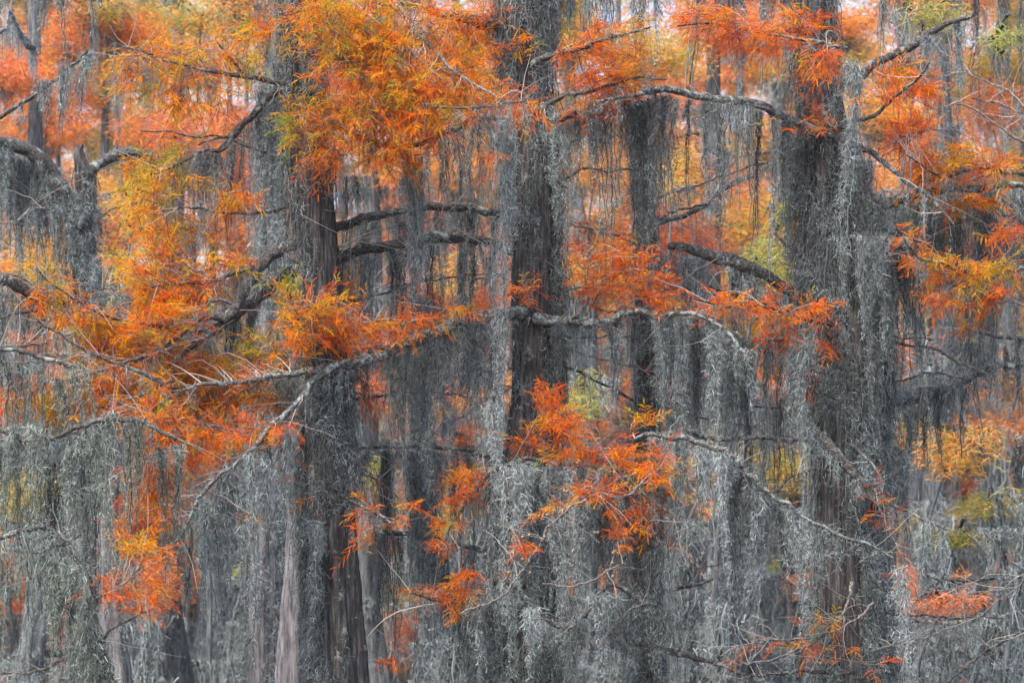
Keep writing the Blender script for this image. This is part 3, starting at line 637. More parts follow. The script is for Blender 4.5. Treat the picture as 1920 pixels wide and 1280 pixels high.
b('O', 'dead top limb', [(-130, 40, 14), (0, 60, 6), (15, 18, 6), (35, 60, 10), (55, 85, 12), (65, 100, 8)], 20.5, 25.0, M_PALE)
b('O', 'blurred rising twig', [(-130, 260, 14), (0, 218, 8), (60, 180, 8), (110, 145, 7), (165, 95, 5)], 19.5, 17.0, None, .1, .2)
b('O', 'left mid limb', [(-130, 480, 30), (0, 522, 24), (40, 540, 22), (90, 560, 19), (140, 588, 15), (190, 610, 12), (250, 640, 8), (300, 660, 5)], 19.4, 19.9)
b('O', 'left pale twig', [(-130, 660, 14), (0, 650, 6), (44, 645, 6), (94, 618, 5), (141, 608, 4)], 19.5, 19.6, M_DEAD)
b('O', 'left low twig', [(-130, 850, 14), (0, 826, 7), (74, 826, 8), (111, 823, 6), (188, 786, 5), (252, 766, 4)], 19.5, 19.0, M_DEAD, .1, 1.2)
b('O', 'left bottom twig', [(-130, 980, 14), (0, 1012, 7), (30, 1030, 7), (80, 1035, 6), (110, 1020, 4), (150, 1002, 4)], 19.0, 18.0, None, .1, .6)
b('O', 'left corner twig', [(-130, 1250, 14), (30, 1262, 5), (80, 1252, 6), (140, 1225, 5), (190, 1200, 3)], 19.0, 18.2, None, .1, .8)
b('G', 'pale rising twig', [(186, 1210, 6), (210, 1180, 5), (240, 1160, 5), (290, 1140, 3)], 18.3, 18.2)
b('G', 'fanned twig', [(145, 1102, 5), (170, 1112, 5), (205, 1115, 5), (230, 1095, 4), (262, 1065, 3)], 18.4, 18.3, M_DEAD, .1, 1)
b('F', 'crossing twigs', [(205, 900, 8), (240, 880, 6), (280, 855, 4), (300, 848, 3)], 24, 20, M_DEAD, .1, 1)

# ---------------------------------------------------------------- foliage
pt = patch
for a in [(640, 60, 110, 65, .45), (750, 50, 100, 60, .38), (830, 130, 95, 60, .32), (700, 150, 120, 50, .36), (600, 20, 60, 30, .5), (650, 225, 120, 45, .42), (770, 225, 110, 42, .3), (620, 285, 60, 35, .25), (720, 290, 80, 30, .25), (560, 235, 40, 35, .7),
          (900, 30, 60, 35, .28), (930, 100, 85, 28, .32), (975, 195, 60, 22, .2), (900, 175, 60, 35, .2), (860, 60, 60, 40, .3), (690, 95, 90, 40, .45), (790, 180, 90, 30, .3),
          (300, 110, 90, 30, .5), (390, 130, 90, 38, .45), (445, 105, 55, 35, .55), (300, 165, 80, 25, .5), (240, 130, 40, 30, .55), (380, 190, 80, 30, .35), (270, 330, 60, 40, .62), (330, 310, 55, 38, .78), (290, 380, 60, 25, .6), (330, 345, 50, 25, .45),
          (500, 60, 40, 30, .5), (450, 375, 60, 25, .3), (320, 430, 90, 38, .42), (300, 480, 60, 30, .5),
          (350, 530, 95, 50, .3), (300, 560, 70, 38, .35), (440, 490, 55, 22, .45), (270, 510, 50, 30, .55), (330, 590, 90, 25, .28),
          (90, 560, 60, 25, .45), (140, 600, 80, 22, .45), (130, 540, 30, 18, .55), (70, 510, 25, 18, .7), (200, 610, 60, 25, .35),
          (240, 640, 120, 42, .38), (330, 680, 130, 35, .4), (430, 695, 110, 24, .45), (500, 665, 55, 25, .68), (210, 720, 140, 45, .4), (130, 740, 90, 38, .62), (330, 740, 120, 38, .35), (430, 750, 100, 42, .25), (60, 745, 55, 26, .4), (240, 785, 120, 30, .32), (360, 815, 90, 34, .25), (470, 815, 50, 25, .12), (535, 805, 35, 16, .1),
          (300, 880, 70, 38, .2, 1.5), (290, 930, 66, 38, .3, 1.5), (270, 980, 60, 34, .22, 1.5), (262, 1028, 44, 22, .3, 1.4), (340, 1035, 32, 12, .2), (275, 1090, 11, 48, .12), (380, 860, 50, 25, .15),
          (560, 590, 50, 50, .5), (600, 575, 55, 35, .3), (620, 630, 75, 35, .15), (575, 640, 50, 35, .3), (690, 605, 65, 22, .15), (740, 632, 55, 16, .15), (800, 600, 55, 16, .18), (860, 583, 45, 13, .12), (535, 540, 22, 22, .7), (640, 550, 35, 25, .2),
          (1100, 65, 60, 13, .18), (1125, 88, 78, 18, .15), (1190, 52, 42, 18, .35), (1120, 150, 85, 28, .15), (1190, 140, 60, 32, .14), (1130, 200, 65, 20, .08), (1100, 228, 42, 16, .12),
          (1140, 490, 85, 42, .05), (1200, 530, 55, 35, .08), (1120, 550, 55, 28, .1), (1230, 560, 45, 20, .06), (1000, 548, 42, 12, .15),
          (1030, 760, 32, 45, .15), (1060, 800, 60, 30, .16), (1010, 830, 45, 22, .1), (1110, 850, 95, 30, .12), (1200, 790, 35, 16, .55), (1180, 880, 75, 38, .12), (1235, 880, 35, 38, .18), (1190, 960, 75, 38, .18), (1045, 950, 25, 14, .4), (1240, 990, 50, 20, .1), (1160, 1005, 18, 28, .08), (1120, 920, 60, 20, .1),
          (895, 885, 65, 16, .22), (865, 930, 35, 30, .12), (855, 980, 35, 18, .12), (840, 1020, 45, 10, .28), (985, 1030, 25, 22, .18), (945, 1072, 14, 12, .1), (850, 1115, 60, 24, .16), (790, 1105, 28, 12, .2), (870, 1080, 35, 16, .18),
          (1340, 565, 50, 18, .12), (1400, 572, 60, 20, .18), (1470, 592, 75, 22, .18), (1540, 580, 38, 25, .2), (1440, 630, 40, 10, .1), (1550, 655, 22, 16, .08),
          (1330, 40, 60, 35, .12), (1400, 60, 65, 30, .08), (1495, 40, 60, 32, .08), (1450, 82, 80, 18, .08), (1540, 110, 50, 35, .12), (1530, 175, 45, 25, .35),
          (1690, 130, 55, 22, .3), (1720, 170, 50, 24, .22), (1650, 180, 35, 28, .12), (1700, 250, 60, 40, .1), (1780, 320, 75, 32, .4), (1800, 285, 45, 16, .5), (1740, 330, 55, 22, .22), (1860, 315, 55, 25, .3), (1820, 380, 85, 14, .28),
          (1700, 450, 25, 16, .2), (1745, 490, 60, 20, .4), (1800, 515, 75, 24, .4), (1870, 500, 55, 20, .42), (1890, 440, 35, 20, .2), (1775, 560, 35, 16, .05), (1860, 560, 40, 14, .1)]:
    pt(*a)
for a in [(700, 960, 38, 42, .05, .35), (690, 890, 38, 22, .08, .35), (770, 945, 28, 25, .1, .4), (700, 1015, 35, 20, .08, .3), (690, 725, 18, 40, .03, .5), (480, 960, 40, 14, .12, .3), (1560, 1165, 55, 16, .3, .35), (1500, 1210, 55, 18, .25, .4), (1410, 1215, 50, 14, .35, .3), (1640, 935, 14, 24, -.12, .8), (1668, 985, 14, 22, -.12, .6), (1695, 1070, 13, 18, -.12, 1), (1800, 620, 45, 10, .08, .6), (1850, 545, 30, 12, .1, .5),
          (1560, 230, 50, 30, .12, .35), (920, 300, 16, 30, .05, .6), (1140, 420, 60, 30, .1, .2), (580, 900, 30, 30, .1, .2), (230, 1110, 60, 30, .05, .5), (235, 1145, 30, 14, .05, .5), (700, 1240, 80, 12, .05, .25), (1320, 330, 60, 30, .1, .15), (1490, 230, 50, 30, .1, .2), (1600, 1240, 80, 20, .0, .2), (1250, 700, 40, 20, .05, .1)]:
    pt(*a[:5], dens=a[5])

# ---------------------------------------------------------------- cones on the low front branches
gco = None
def cone(px, py, br):
    global gco
    if gco is None:
        g = Geo(); n, m = 12, 8
        th = np.arange(n) * 2 * math.pi / n; ph = np.linspace(.02, math.pi - .02, m)
        TH, PH = np.meshgrid(th, ph); rr = .0125 * (1 + .07 * np.sin(5 * TH) * np.sin(4 * PH))
        V = np.stack([rr * np.sin(PH) * np.cos(TH), rr * np.sin(PH) * np.sin(TH), rr * np.cos(PH)], -1)
        idx = np.arange(n * m).reshape(m, n); nx = np.roll(idx, -1, 1)
        g.add(V, Q=np.stack([idx[:-1], nx[:-1], nx[1:], idx[1:]], -1))
        s = np.array([[[0, 0, .010], [.002, 0, .02], [.001, .001, .034]]]); tubes3(g, s, np.full((1, 3), .0015), np.ones((1, 3)))
        gco = g.mesh('cone', M_CONE, None, smooth=True)
    c = at(px, py, br['Y'] - .08)
    link('cone', gco, br['obj'], c - br['base'])
byd = {b_['desc']: b_ for b_ in BR if b_['desc']}
for q, (x, y) in enumerate([(1058, 920), (1063, 921), (1026, 965), (980, 1006), (992, 1003), (1021, 1006), (994, 1073), (954, 1073), (980, 1048), (1115, 998), (1121, 998), (1150, 1036), (1153, 1033), (1148, 1055), (1149, 1080)]): cone(x, y, byd['low front twig'])
for x, y in [(1164, 872), (1215, 885), (1262, 913), (1272, 957), (1250, 1001), (1256, 1001), (1180, 929), (1290, 1010)]: cone(x, y, byd['front limb'])
for x, y in [(813, 1138), (758, 1000)]: cone(x, y, byd['low left spray limb'])
for x, y in [(806, 51), (590, 60), (1228, 122)]: cone(x, y, byd['overhead b'])

# ---------------------------------------------------------------- moss hanging from the branches
c = curtain
c('below lichened limb left of the central trunk', [(655, 690), (720, 668), (810, 632), (900, 600), (945, 596)], (740, 1010), 12, (18, 63), 20.25)
c('over the left trunk below the limb fork', [(530, 712), (592, 695)], (760, 980), 4, (28, 56), 19.75, dens=1.1)
c('from lichened limb, between central trunk and snag', [(1052, 606), (1150, 612), (1185, 592)], (670, 790), 6, (14, 36), 20.3, dens=.95)
c('below the lichened limb right of the slim snag', [(1235, 592), (1300, 594), (1345, 612), (1395, 655)], (760, 1000), 8, (18, 48), 20.3, dens=.95)
c('between the slim snag and the right trunk', [(1290, 600), (1400, 640), (1520, 630)], (800, 1020), 9, (21, 60), 20.9, support='C')
c('below the long pale limb at lower right', [(1235, 825), (1330, 842), (1400, 885), (1460, 938), (1540, 985)], (1010, 1200), 9, (21, 66), 19.75, bright=1.05)
c('dense curtain below the lower central orange spray', [(930, 880), (1000, 865), (1100, 880), (1180, 900), (1260, 930)], (1120, 1330), 11, (41, 105), 20.0, dens=1.15, support='B')
c('in the pale swag at the bottom centre', [(950, 1090), (1060, 1180), (1140, 1100), (1200, 1130), (1230, 1140)], (1250, 1340), 7, (39, 90), 19.6, dens=1.1, bright=1.0, support='B')
c('below the right limb near the right edge', [(1650, 396), (1700, 378), (1800, 360), (1925, 354)], (500, 730), 17, (30, 76), 21.25, bright=.95)
c('beside the right trunk on its right side', [(1625, 300), (1665, 420), (1705, 450)], (640, 960), 5, (28, 60), 20.7)
c('low beside the right trunk on its right side', [(1620, 800), (1700, 860)], (1000, 1290), 5, (23, 63), 20.9, support='C')
c('below the arching limb at the left edge', [(-20, 268), (60, 298), (110, 340), (150, 420), (172, 480)], (480, 680), 12, (36, 80), 25.8, fine=1.3, dens=1.2)
c('in the greenish curtain at the lower left', [(-20, 800), (60, 830), (160, 800), (260, 790), (330, 830)], (1050, 1320), 13, (23, 69), 18.6, green=.7, bright=.95, dens=.75, support='O', yj=70)
c('greenish veil at the left edge above the curtain', [(-20, 650), (150, 690)], (820, 960), 6, (24, 60), 19.0, green=.6, bright=.9, dens=.6, support='O', yj=30)
c('low greenish curtain on the leaning stem', [(0, 1010), (100, 1000), (190, 1130)], (1250, 1340), 5, (30, 75), 18.2, green=.75, bright=.9, dens=.8, support='G')
c('below the drooping fork at the lower left', [(350, 985), (385, 930), (440, 880), (500, 830), (540, 800)], (1020, 1260), 9, (16, 51), 19.3, bright=1.1, dens=.85)
c('below the upper limb left of central trunk', [(800, 285), (830, 258), (900, 220), (950, 240)], (380, 600), 7, (20, 50), 21.0, support='B')
c('between central trunk and slim snag, near top', [(1050, 215), (1130, 195), (1235, 180)], (330, 600), 8, (16, 54), 20.3)
c('below the arching limb left of right trunk', [(1240, 180), (1320, 190), (1400, 198), (1480, 228)], (300, 520), 10, (12, 45), 20.3, bright=.95)
c('below the thin elbow branch at the upper left', [(365, 290), (400, 286), (440, 262)], (390, 510), 4, (16, 51), 19.9)
c('below the elbow beside the left trunk', [(470, 215), (520, 170)], (340, 480), 3, (12, 30), 20.0)
c('below arched limbs between left and central trunks', [(650, 430), (720, 405), (800, 392), (915, 400)], (520, 780), 7, (14, 44), 20.95, support='B')
c('in the second row below the arched limbs', [(640, 480), (780, 460), (915, 458)], (580, 900), 7, (12, 42), 20.7)
c('left of the slanting stem, lower left centre', [(650, 850), (740, 842), (880, 848)], (1020, 1300), 9, (14, 51), 21.0)
c('beside the slanting stem at lower centre', [(700, 1000), (800, 1010), (930, 1040)], (1200, 1330), 5, (14, 45), 21.4, support='I')
c('below the thick bare limb left of right trunk', [(1245, 470), (1330, 485), (1400, 505), (1490, 560)], (600, 800), 7, (18, 57), 21.0)
c('frame top between central and right trunks', [(1060, -60), (1200, -70), (1300, -60), (1480, -70)], (60, 260), 10, (14, 51), 20.9, support='Q')
c('below the low right background limb', [(1690, 755), (1750, 745), (1800, 725)], (800, 900), 5, (28, 60), 22.6, bright=.6)
c('right edge above the low background limb', [(1800, 620), (1925, 640)], (740, 880), 5, (22, 50), 23.0, support='Q', bright=.9)
c('from the reddish twig right of the right trunk', [(1735, 975), (1772, 992)], (1090, 1130), 2, (13, 15), 19.9)
c('at the top left corner', [(120, -50), (130, -50)], (110, 160), 1, (26, 30), 21, support='O', green=.4)
c('at the left edge of the upper left', [(2, -50), (60, -50), (160, -40)], (90, 140), 3, (16, 39), 24, support='O', green=.4, fine=1.3)
c('from the blurred twig at the upper left', [(95, 150), (160, 100)], (190, 260), 3, (21, 45), 17.2, bright=.8)
c('below the left middle limb', [(0, 530), (60, 555), (150, 590)], (650, 800), 5, (18, 54), 21.6, green=.3)
c('behind the orange sprays at left', [(380, 640), (470, 560), (540, 520)], (700, 820), 4, (25, 66), 20.3)
c('lower right background row', [(1660, 1160), (1780, 1170), (1925, 1150)], (1250, 1340), 9, (28, 75), 26.0, fine=1.4, support='Q', bright=1.0)
c('upper right background row', [(1690, -60), (1925, -60)], (90, 300), 6, (16, 51), 27.0, fine=1.5, support='Q', bright=.75)
c('middle right background row', [(1690, 1075), (1800, 1090), (1925, 1080)], (1160, 1230), 6, (24, 60), 27.4, fine=1.5, support='Q', bright=.8)
one = [('down the left face of the central trunk, palest and longest', 940, 195, 985, 44, 19.95, 1.25, 1.15), ('over the left face of the central trunk, just below the palest one', 930, 760, 1010, 34, 20.1, 1.15, 1.1),
       ('beside the arched limbs right of the left trunk', 775, 292, 620, 62, 20.0, 1.0, 1.2), ('left of the slanting stem reaching down', 792, 560, 905, 34, 20.5, .8, 1.1),
       ('across the right trunk, straight and pale', 1592, 118, 600, 34, 19.95, 1.05, 1.2), ('over the top of the slim snag', 1192, 186, 360, 48, 20.4, 1.15, 1.1),
       ('hanging from the end of the reddish twig', 1690, 1062, 1310, 36, 19.9, 1.1, 1.2), ('hanging at the top right of the right trunk', 1662, -60, 110, 62, 22.5, .95, 1.2),
       ('hanging from the broken pole', 1740, 70, 310, 14, 21.0, .9, 1.1), ('hanging near the tip of the broken pole', 1797, 42, 220, 14, 21.3, .85, 1.1),
       ('at the right of the central trunk top', 1060, -50, 120, 34, 21.2, .95, 1.1), ('far behind at the upper right under yellow needles', 1872, 90, 205, 40, 27.0, .8, 1.0),
       ('on the left side of the right trunk at lower height', 1505, 640, 1010, 44, 20.2, 1.1, 1.15), ('on the right side of the right trunk at middle height', 1636, 440, 840, 46, 20.35, 1.1, 1.15),
       ('over the mossy spur on the right trunk', 1520, 990, 1230, 30, 20.2, 1.05, 1.1), ('in the gap right of the left trunk', 655, 330, 520, 24, 20.4, .8, 1.0), ('left of the left trunk at the top', 487, 170, 420, 16, 20.1, .85, 1.0),
       ('between palest hank and central arched limbs', 905, 600, 880, 36, 20.2, 1.0, 1.1), ('left edge of the low central curtain', 900, 1110, 1320, 30, 20.1, .95, 1.0), ('low over the left trunk on its left side', 585, 980, 1300, 34, 19.7, .95, 1.1)]
for d_, x, y0, y1, w, Y, br, dn in one:
    c(d_, [(x, y0)], (y1 - 3, y1 + 3), 1, (w, w), Y, bright=br, dens=dn, dYs=.02, taper=.75)

# ---------------------------------------------------------------- hand the needles and twigs to their branches
for b_ in BR:
    if b_['gt'].n: link('twig', b_['gt'].mesh('twig', M_TWIG, b_['base']), b_['obj'])
    if b_['gl'].n: link('foliage', b_['gl'].mesh('foliage', M_LEAF, b_['base']), b_['obj'])

# ---------------------------------------------------------------- trees behind
M_FARBARK = bark_mat('mossy_bark', (.035, .038, .04), (.11, .122, .13), (.22, .24, .25))
def far_leaf(g, O, r, h, size=1.0, spread=.2):
    N = len(O); d = unit(r.normal(0, 1, (N, 3)) * [1, 1, .45] + [0, 0, -.12]); L = r.uniform(.05, .10, N) * size
    P = np.stack([O, O + d * (L * .5)[:, None], O + d * L[:, None] - np.array([0, 0, .2]) * L[:, None]], 1)
    C = (hue(h + .27 + r.normal(0, spread, N)) * .8 + np.array([.5, .47, .38]) * .2) * r.uniform(.7, 1.2, (N, 1))  # leaf colour greyed: distance haze mixed into the tint
    ribbons(g, P, np.array([[.35, 1, .3]]) * (.0045 * size) * r.uniform(.7, 1.3, (N, 1)), C)
def far_moss(g, T, r, L=(.3, 1.1), n=46, bright=1.0, size=1.0):
    for p in T:
        ln = r.uniform(*L); w = r.uniform(.06, .26) * size; m = int(n * r.uniform(.8, 1.8) * w / .12); Kk = 7; t = np.linspace(0, 1, Kk)
        off = r.normal(0, .5, (m, 2)) * w; off = off * [1, .5]; l = ln * r.uniform(.15, 1, m) * np.exp(-np.abs(off[:, 0]) / w * .6)
        P = np.zeros((m, Kk, 3)) + p; P[:, :, :2] += off[:, None] * (1 - .45 * t)[None, :, None]; P[:, :, 2] -= l[:, None] * t
        P[:, :, :2] += r.normal(0, .012 * size, (m, Kk, 2)).cumsum(1); P += r.normal(0, .012 * size, P.shape)
        ribbons(g, P, np.linspace(1, .5, Kk)[None] * .0062 * size * r.uniform(.6, 1.5, (m, 1)), moss_tint(m, r, bright * .85))
        nc = m * 4; i = r.integers(0, m, nc); k_ = r.integers(0, Kk, nc); curls(g, P[i, k_] + r.normal(0, .02 * size, (nc, 3)), rdir(nc, r), r.uniform(.05, .1, nc) * size, .0035 * size, moss_tint(nc, r, bright), r, K_=3)
def far_template(seed, h, H, size, zmin, full=1.0, mossy=1.0):
    r = np.random.default_rng(seed); root = link('bald_cypress', None)
    rad = r.uniform(.10, .17); low = []
    zz = np.array([-.6, .3, 1.5, 3.5, 7, H * .7, H]); P = np.stack([wave(zz * .4, seed) * .18, wave(zz * .4, seed + 1) * .18, zz], -1); P[0, :2] = P[1, :2]
    R = rad * np.array([2.2, 1.8, 1.25, 1.0, .8, .5, .12]); P, R = spline(P, R, .12)
    g = Geo(); tube(g, P, R, 28, bump=.08, lobes=6, seed=seed); link('trunk', g.mesh('trunk', M_FARBARK), root)
    gl = Geo(); gm = Geo(); nb = int(11 * full)
    for k in range(nb):
        z = 1.8 + (H - 2.5) * ((k + r.uniform(0, .8)) / nb) ** .95; az = k * 2.4 + r.uniform(-.5, .5)
        L = (2.9 - 1.7 * z / H) * r.uniform(.6, 1.1); d = np.array([math.cos(az), math.sin(az), r.uniform(-.05, .3)])
        i = np.argmin(np.abs(P[:, 2] - z)); t = np.linspace(0, 1, 6)[:, None]
        Bp = P[i] + d * L * t + np.array([0, 0, -.35]) * t ** 2 * L + r.normal(0, .05, (6, 3)) * t
        Bs, Rs = spline(Bp, np.linspace(.045, .01, 6) * (1.2 - z / H * .5), .08)
        gb = Geo(); tube(gb, Bs, Rs, 7, seed=k)
        n2 = 7; ii = r.integers(len(Bs) // 5, len(Bs), n2); dd = unit(r.normal(0, 1, (n2, 3)) * [1, 1, .35] + d * .8); ll = r.uniform(.3, .9, n2)
        tt = np.linspace(0, 1, 5); Q = Bs[ii][:, None] + dd[:, None] * (ll[:, None] * tt)[..., None] + np.array([0, 0, -.2]) * (ll[:, None] * tt ** 2)[..., None] + r.normal(0, .02, (n2, 5, 3)) * tt[None, :, None]
        tubes3(gb, Q, np.linspace(1, .4, 5)[None] * .008 * np.ones((n2, 1)), np.ones((n2, 3)))
        link('branch', gb.mesh('branch', M_DEAD if (k + seed) % 3 == 0 else M_BRANCH), root)
        base = np.concatenate([Q[:, 1:].reshape(-1, 3), Bs[len(Bs) // 4:]])
        low.append(base[base[:, 2] < 7.5])
        if z > zmin:
            nl = int(7600 * full * r.uniform(.5, 1.3) / size ** 1.3); cl = base[r.integers(0, len(base), nl)] + r.normal(0, 1, (nl, 3)) * [.26, .26, .09]
            far_leaf(gl, cl, r, h + r.normal(0, .22), size)
        nm = int(4 * mossy * (1.5 if z < zmin + 1 else 1)); far_moss(gm, base[r.integers(0, len(base), nm)], r, (.3, 1.3), 22, .85, size)
    if gl.n: link('foliage', gl.mesh('foliage', M_LEAF), root)
    low = np.concatenate(low)
    if len(low): lp = low[r.integers(0, len(low), 26)]; far_moss(gm, lp, r, (.6, 2.2), 34, .95, size * 1.25)
    # moss on the trunk
    n = 16; zt = r.uniform(1.5, H * .8, n); i = np.searchsorted(P[:, 2], zt).clip(0, len(P) - 1); th = r.uniform(0, 6.28, n)
    far_moss(gm, P[i] + np.stack([np.cos(th), np.sin(th), 0 * th], -1) * (R[i] + .02)[:, None], r, (.25, .9), 26, .9, size)
    link('moss', gm.mesh('moss', M_MOSS), root)
    return root
def copy_tree(o, parent=None):
    kids = [x for x in D.objects if x.parent == o] if parent is None else []
    n = o.copy(); COL.objects.link(n)
    if parent is not None: n.parent = parent
    for k in kids: copy_tree(k, n)
    return n
TPL = {'rust': [far_template(301, .1, 15, 1.15, 2.8)], 'orange': [far_template(302, .22, 14, 1.15, 2.6), far_template(305, .16, 15, 1.5, 3.2)],
       'golden': [far_template(303, .58, 15, 1.5, 3.2), far_template(304, .42, 13, 1.15, 3.6)], 'bare': [far_template(306, .1, 13, 1.3, 9.0, .9, 2.0), far_template(309, .2, 12, 1.5, 8.0, 1, 1.9)]}
used = set()
spots = []   # (kind, variant, px, depth, rot, scale)
for row in [[('orange', 0, 60, 33), ('rust', 0, 330, 36), ('orange', 0, 700, 35), ('golden', 1, 1085, 34), ('orange', 0, 1330, 36), ('rust', 0, 1760, 33), ('golden', 1, 1930, 36)],
            [('rust', 0, -60, 42), ('golden', 1, 200, 43), ('bare', 0, 430, 40), ('orange', 1, 520, 45), ('rust', 0, 850, 44), ('orange', 1, 1160, 45), ('bare', 0, 1300, 42), ('golden', 0, 1470, 45), ('orange', 1, 1700, 44), ('orange', 0, 1990, 45)],
            [('orange', 1, 10, 54), ('bare', 1, 120, 51), ('orange', 1, 210, 55), ('rust', 0, 590, 55), ('orange', 1, 800, 56), ('bare', 1, 900, 53), ('golden', 0, 960, 55), ('orange', 1, 1380, 55), ('golden', 0, 1560, 53), ('bare', 1, 1780, 52), ('golden', 0, 1890, 54)],
            [('golden', 0, 60, 68), ('orange', 1, 220, 70), ('orange', 1, 470, 69), ('golden', 0, 640, 70), ('orange', 1, 930, 69), ('golden', 0, 1060, 67), ('bare', 1, 1290, 66), ('golden', 0, 1350, 68), ('orange', 1, 1460, 67), ('orange', 1, 1790, 68), ('golden', 0, 1930, 69)]]:
    spots += row
spots_by = {}
LAND = [(60, 'near the left edge'), (200, 'behind the forked grey cypress'), (330, 'behind the upper left sprays'), (480, 'left of the thin pale trunk'), (590, 'behind the left trunk'), (760, 'right of the left trunk'), (900, 'behind the arched limbs'), (1010, 'behind the central trunk'), (1130, 'right of the central trunk'), (1240, 'behind the slim snag'), (1400, 'right of the slim snag'), (1500, 'left of the right trunk'), (1610, 'behind the right trunk'), (1720, 'right of the right trunk'), (1830, 'below the broken pole'), (3000, 'near the right edge')]
WORD = {'rust': 'rust red cypress', 'orange': 'orange cypress', 'golden': 'golden yellow cypress', 'bare': 'mossy bare-limbed cypress'}
for q, (kd, v, px, Y) in enumerate(spots):
    src = TPL[kd][v]; o = src if (kd, v) not in used else copy_tree(src); used.add((kd, v))
    p = at(px, 640, Y); o.location = (p[0], Y, 0); o.rotation_euler = (0, 0, q * 1.7); s_ = (1.25 if Y > 60 else 1.05 if Y > 48 else .92) + .16 * ((q * 37) % 10) / 10; o.scale = (s_, s_, s_)
    land = next(t for x, t in LAND if px <= x); dist = 'nearest background row' if Y < 38 else 'second background row' if Y < 48 else 'third background row' if Y < 60 else 'farthest row of trees'
    lab = f'{WORD[kd]} in the {dist} {land}'
    spots_by.setdefault(lab, []).append((px, o))
for lab, L in spots_by.items():
    L.sort(key=lambda e: e[0])
    for i, (px, o) in enumerate(L):
        tag(o, lab if len(L) == 1 else lab + (', left one' if i == 0 else ', right one' if i == len(L) - 1 else ', middle one'), 'cypress tree', 'cypresses in the swamp behind')

def accent(cx, cy, rx, ry, Y, h, label, dens=1.0, moss=8):
    r = np.random.default_rng(int(cx + cy * 3)); c_ = at(cx, cy, Y); k = K(Y); base = np.array([c_[0] + r.normal(0, .1), Y + .5, 0]); root = link('young_cypress', None, loc=base); tag(root, label, 'cypress tree')
    g = Geo(); top = c_ + [0, .4, ry * k * .6]
    P, R = spline([base - [0, 0, .6], base + [0, 0, .5], base * .6 + top * .4 + [r.normal(0, .35), 0, 0], base * .3 + top * .7 + [r.normal(0, .3), 0, 0], top], [.05, .038, .03, .022, .008], .1); tube(g, P, R, 14, bump=.12, seed=3); link('trunk', g.mesh('trunk', M_FARBARK, base), root)
    gl = Geo(); gm = Geo(); nb = 7; kk = r.integers(0, int(len(P) * .85), 22); far_moss(gm, P[kk] + r.normal(0, .04, (22, 3)), r, (.25, .9), 22, .95)
    for b in range(nb):
        th = r.uniform(0, 6.28); q = r.uniform(.5, 1); e = c_ + np.array([math.cos(th) * rx * k * q, r.normal(0, .25), math.sin(th) * ry * k * q])
        s0 = P[np.argmin(np.abs(P[:, 2] - (e[2] + c_[2]) / 2))]; Bs, Rs = spline([s0, (s0 + e) / 2 + [0, 0, .12], e], [.022, .014, .006], .06)
        gb = Geo(); tube(gb, Bs, Rs, 6, seed=b); link('branch', gb.mesh('branch', M_BRANCH, base), root)
        
        if b < 2: far_moss(gm, Bs[r.integers(0, len(Bs), 1)], r, (.2, .5), 12)
    N = int(math.pi * rx * ry * k * k * 3600 * dens); th = r.uniform(0, 6.28, N); q = np.sqrt(r.uniform(0, 1, N))
    cc = r.integers(0, N, max(3, N // 60)); j = r.integers(0, len(cc), N); f = r.uniform(.2, .9, N)
    u = q * np.cos(th) * rx * k; v = q * np.sin(th) * ry * k; u = u * (1 - f) + u[cc[j]] * f; v = v * (1 - f) + v[cc[j]] * f
    far_leaf(gl, c_ + np.stack([u, r.normal(0, .25, N), v], -1), r, h, 1.0)
    link('foliage', gl.mesh('foliage', M_LEAF, base), root); link('moss', gm.mesh('moss', M_MOSS, base), root)
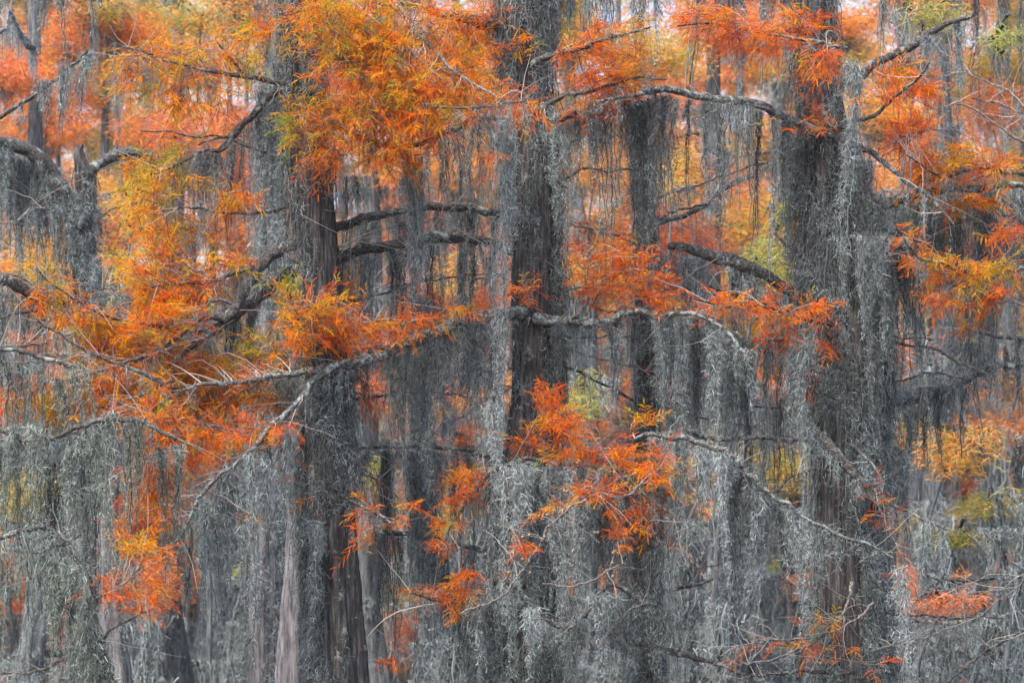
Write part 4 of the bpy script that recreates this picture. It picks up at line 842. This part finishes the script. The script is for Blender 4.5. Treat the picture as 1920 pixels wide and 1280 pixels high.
for a in [(1270, 330, 45, 60, 27, .5, 'yellow orange crown just right of the slim snag'), (850, 520, 50, 45, 27, .45, 'golden orange clump below the lower arched limb'), (700, 880, 40, 40, 28, .8, 'small olive clump right of the left trunk, low'), (250, 400, 60, 60, 29, .45, 'golden crown behind the middle left sprays'), (1470, 395, 36, 38, 25.2, .82, 'small golden cypress clump left of the right trunk at upper height'), (1440, 500, 60, 62, 25, .8, 'golden cypress clump above the thick bare limb'), (1745, 35, 80, 40, 25.5, .8, 'yellow crown at the top behind the broken pole'),
          (1885, 72, 60, 24, 25.3, .9, 'yellow-green drooping crown at the upper right edge'), (1100, 745, 48, 62, 26, .82, 'yellow cypress clump right of the central trunk, low down'), (1805, 845, 110, 60, 26, .42, 'bright orange crown at the right below the low limb'), (1865, 945, 75, 36, 26.3, .72, 'yellow crown at the right edge of the lower right'),
          (1810, 1010, 100, 24, 26.6, .78, 'flat yellow crown at lower right'), (1790, 1130, 90, 26, 25, -.06, 'red crown low at the lower right'), (1375, 825, 60, 40, 27, .6, 'orange and yellow clump behind the long white limb'), (455, 1072, 30, 13, 33, .98, 'small yellow-green sprig low between the trunks at left'),
          (370, 30, 120, 36, 34, .7, 'yellow crown at the top left'), (200, 20, 70, 26, 33, .62, 'small yellow crown beside the top left corner'), (90, 190, 110, 90, 34, .12, 'rust crown at the upper left edge'), (330, 240, 140, 60, 33, .06, 'rust crown behind the upper left sprays'), (1650, 350, 60, 90, 32, .3, 'orange crown just right of the right trunk'),
          (1860, 200, 90, 60, 34, .1, 'rust orange crown at the right edge'), (1120, 310, 80, 60, 33, .35, 'orange crown right of the central trunk, upper height'), (860, 510, 60, 45, 32, .35, 'orange crown behind the arched limbs'), (1290, 330, 60, 50, 33, .25, 'orange crown between slim snag and right trunk'), (780, 770, 60, 30, 32, .3, 'orange clump left of the central trunk low down'),
          (240, 430, 90, 60, 33, .2, 'orange crown between forked cypress and left sprays', .5), (90, 640, 80, 30, 30, .05, 'rust clump at the left edge below the middle limb'), (1700, 800, 40, 45, 30, .5, 'orange clump under the low right limb'), (1180, 250, 60, 30, 34, .4, 'small orange crown behind the snag top'), (300, 1090, 50, 60, 28, .02, 'rust clump low at the left'), (1330, 960, 20, 26, 30, .2, 'small orange clump low behind the long white limb')]:
    accent(*a)

# ---------------------------------------------------------------- far wood
r = np.random.default_rng(77); g = Geo(); gm = Geo()
n = 200000; Yw = r.uniform(82, 108, n); X = r.uniform(-30, 30, n); cxs = np.stack([r.uniform(-30, 30, 260), r.uniform(6, 27, 260)], -1); j = r.integers(0, 260, n)
Z = np.where(r.random(n) < .75, cxs[j, 1] + r.normal(0, 1.0, n), r.uniform(3, 27, n)); X = np.where(r.random(n) < .8, cxs[j, 0] + r.normal(0, 1.5, n), X)
hh = np.array([.1, .25, .4, .6, .2])[j % 5]; far_leaf(g, np.stack([X, Yw, Z], -1), r, hh, 6.0)
T = np.stack([r.uniform(-30, 30, 1500), r.uniform(80, 110, 1500), r.uniform(2, 15, 1500)], -1); far_moss(gm, T, r, (1.2, 4.5), 6, .7, 4.0)
g2 = g; o = link('far_wood', g.mesh('far_wood', M_LEAF)); tag(o, kind='stuff')
o = link('far_moss', gm.mesh('far_moss', M_MOSS)); tag(o, kind='stuff')

# ---------------------------------------------------------------- the air
m = D.materials.new('air'); m.use_nodes = True; nt = m.node_tree; nt.nodes.clear()
out = nt.nodes.new('ShaderNodeOutputMaterial'); pv = nt.nodes.new('ShaderNodeVolumePrincipled')
pv.inputs['Color'].default_value = (.90, .94, 1.0, 1); pv.inputs['Density'].default_value = .0004; pv.inputs['Anisotropy'].default_value = .1
nt.links.new(pv.outputs[0], out.inputs['Volume'])
x0, x1, y0, y1, z0, z1 = -145, 145, -45, 195, -3, 34
V = np.array([[x, y, z] for x in (x0, x1) for y in (y0, y1) for z in (z0, z1)], float)
o = link('haze', raw_mesh('haze', V, np.array([[0, 1, 3, 2], [4, 6, 7, 5], [0, 4, 5, 1], [2, 3, 7, 6], [0, 2, 6, 4], [1, 5, 7, 3]]), m)); tag(o, kind='stuff')
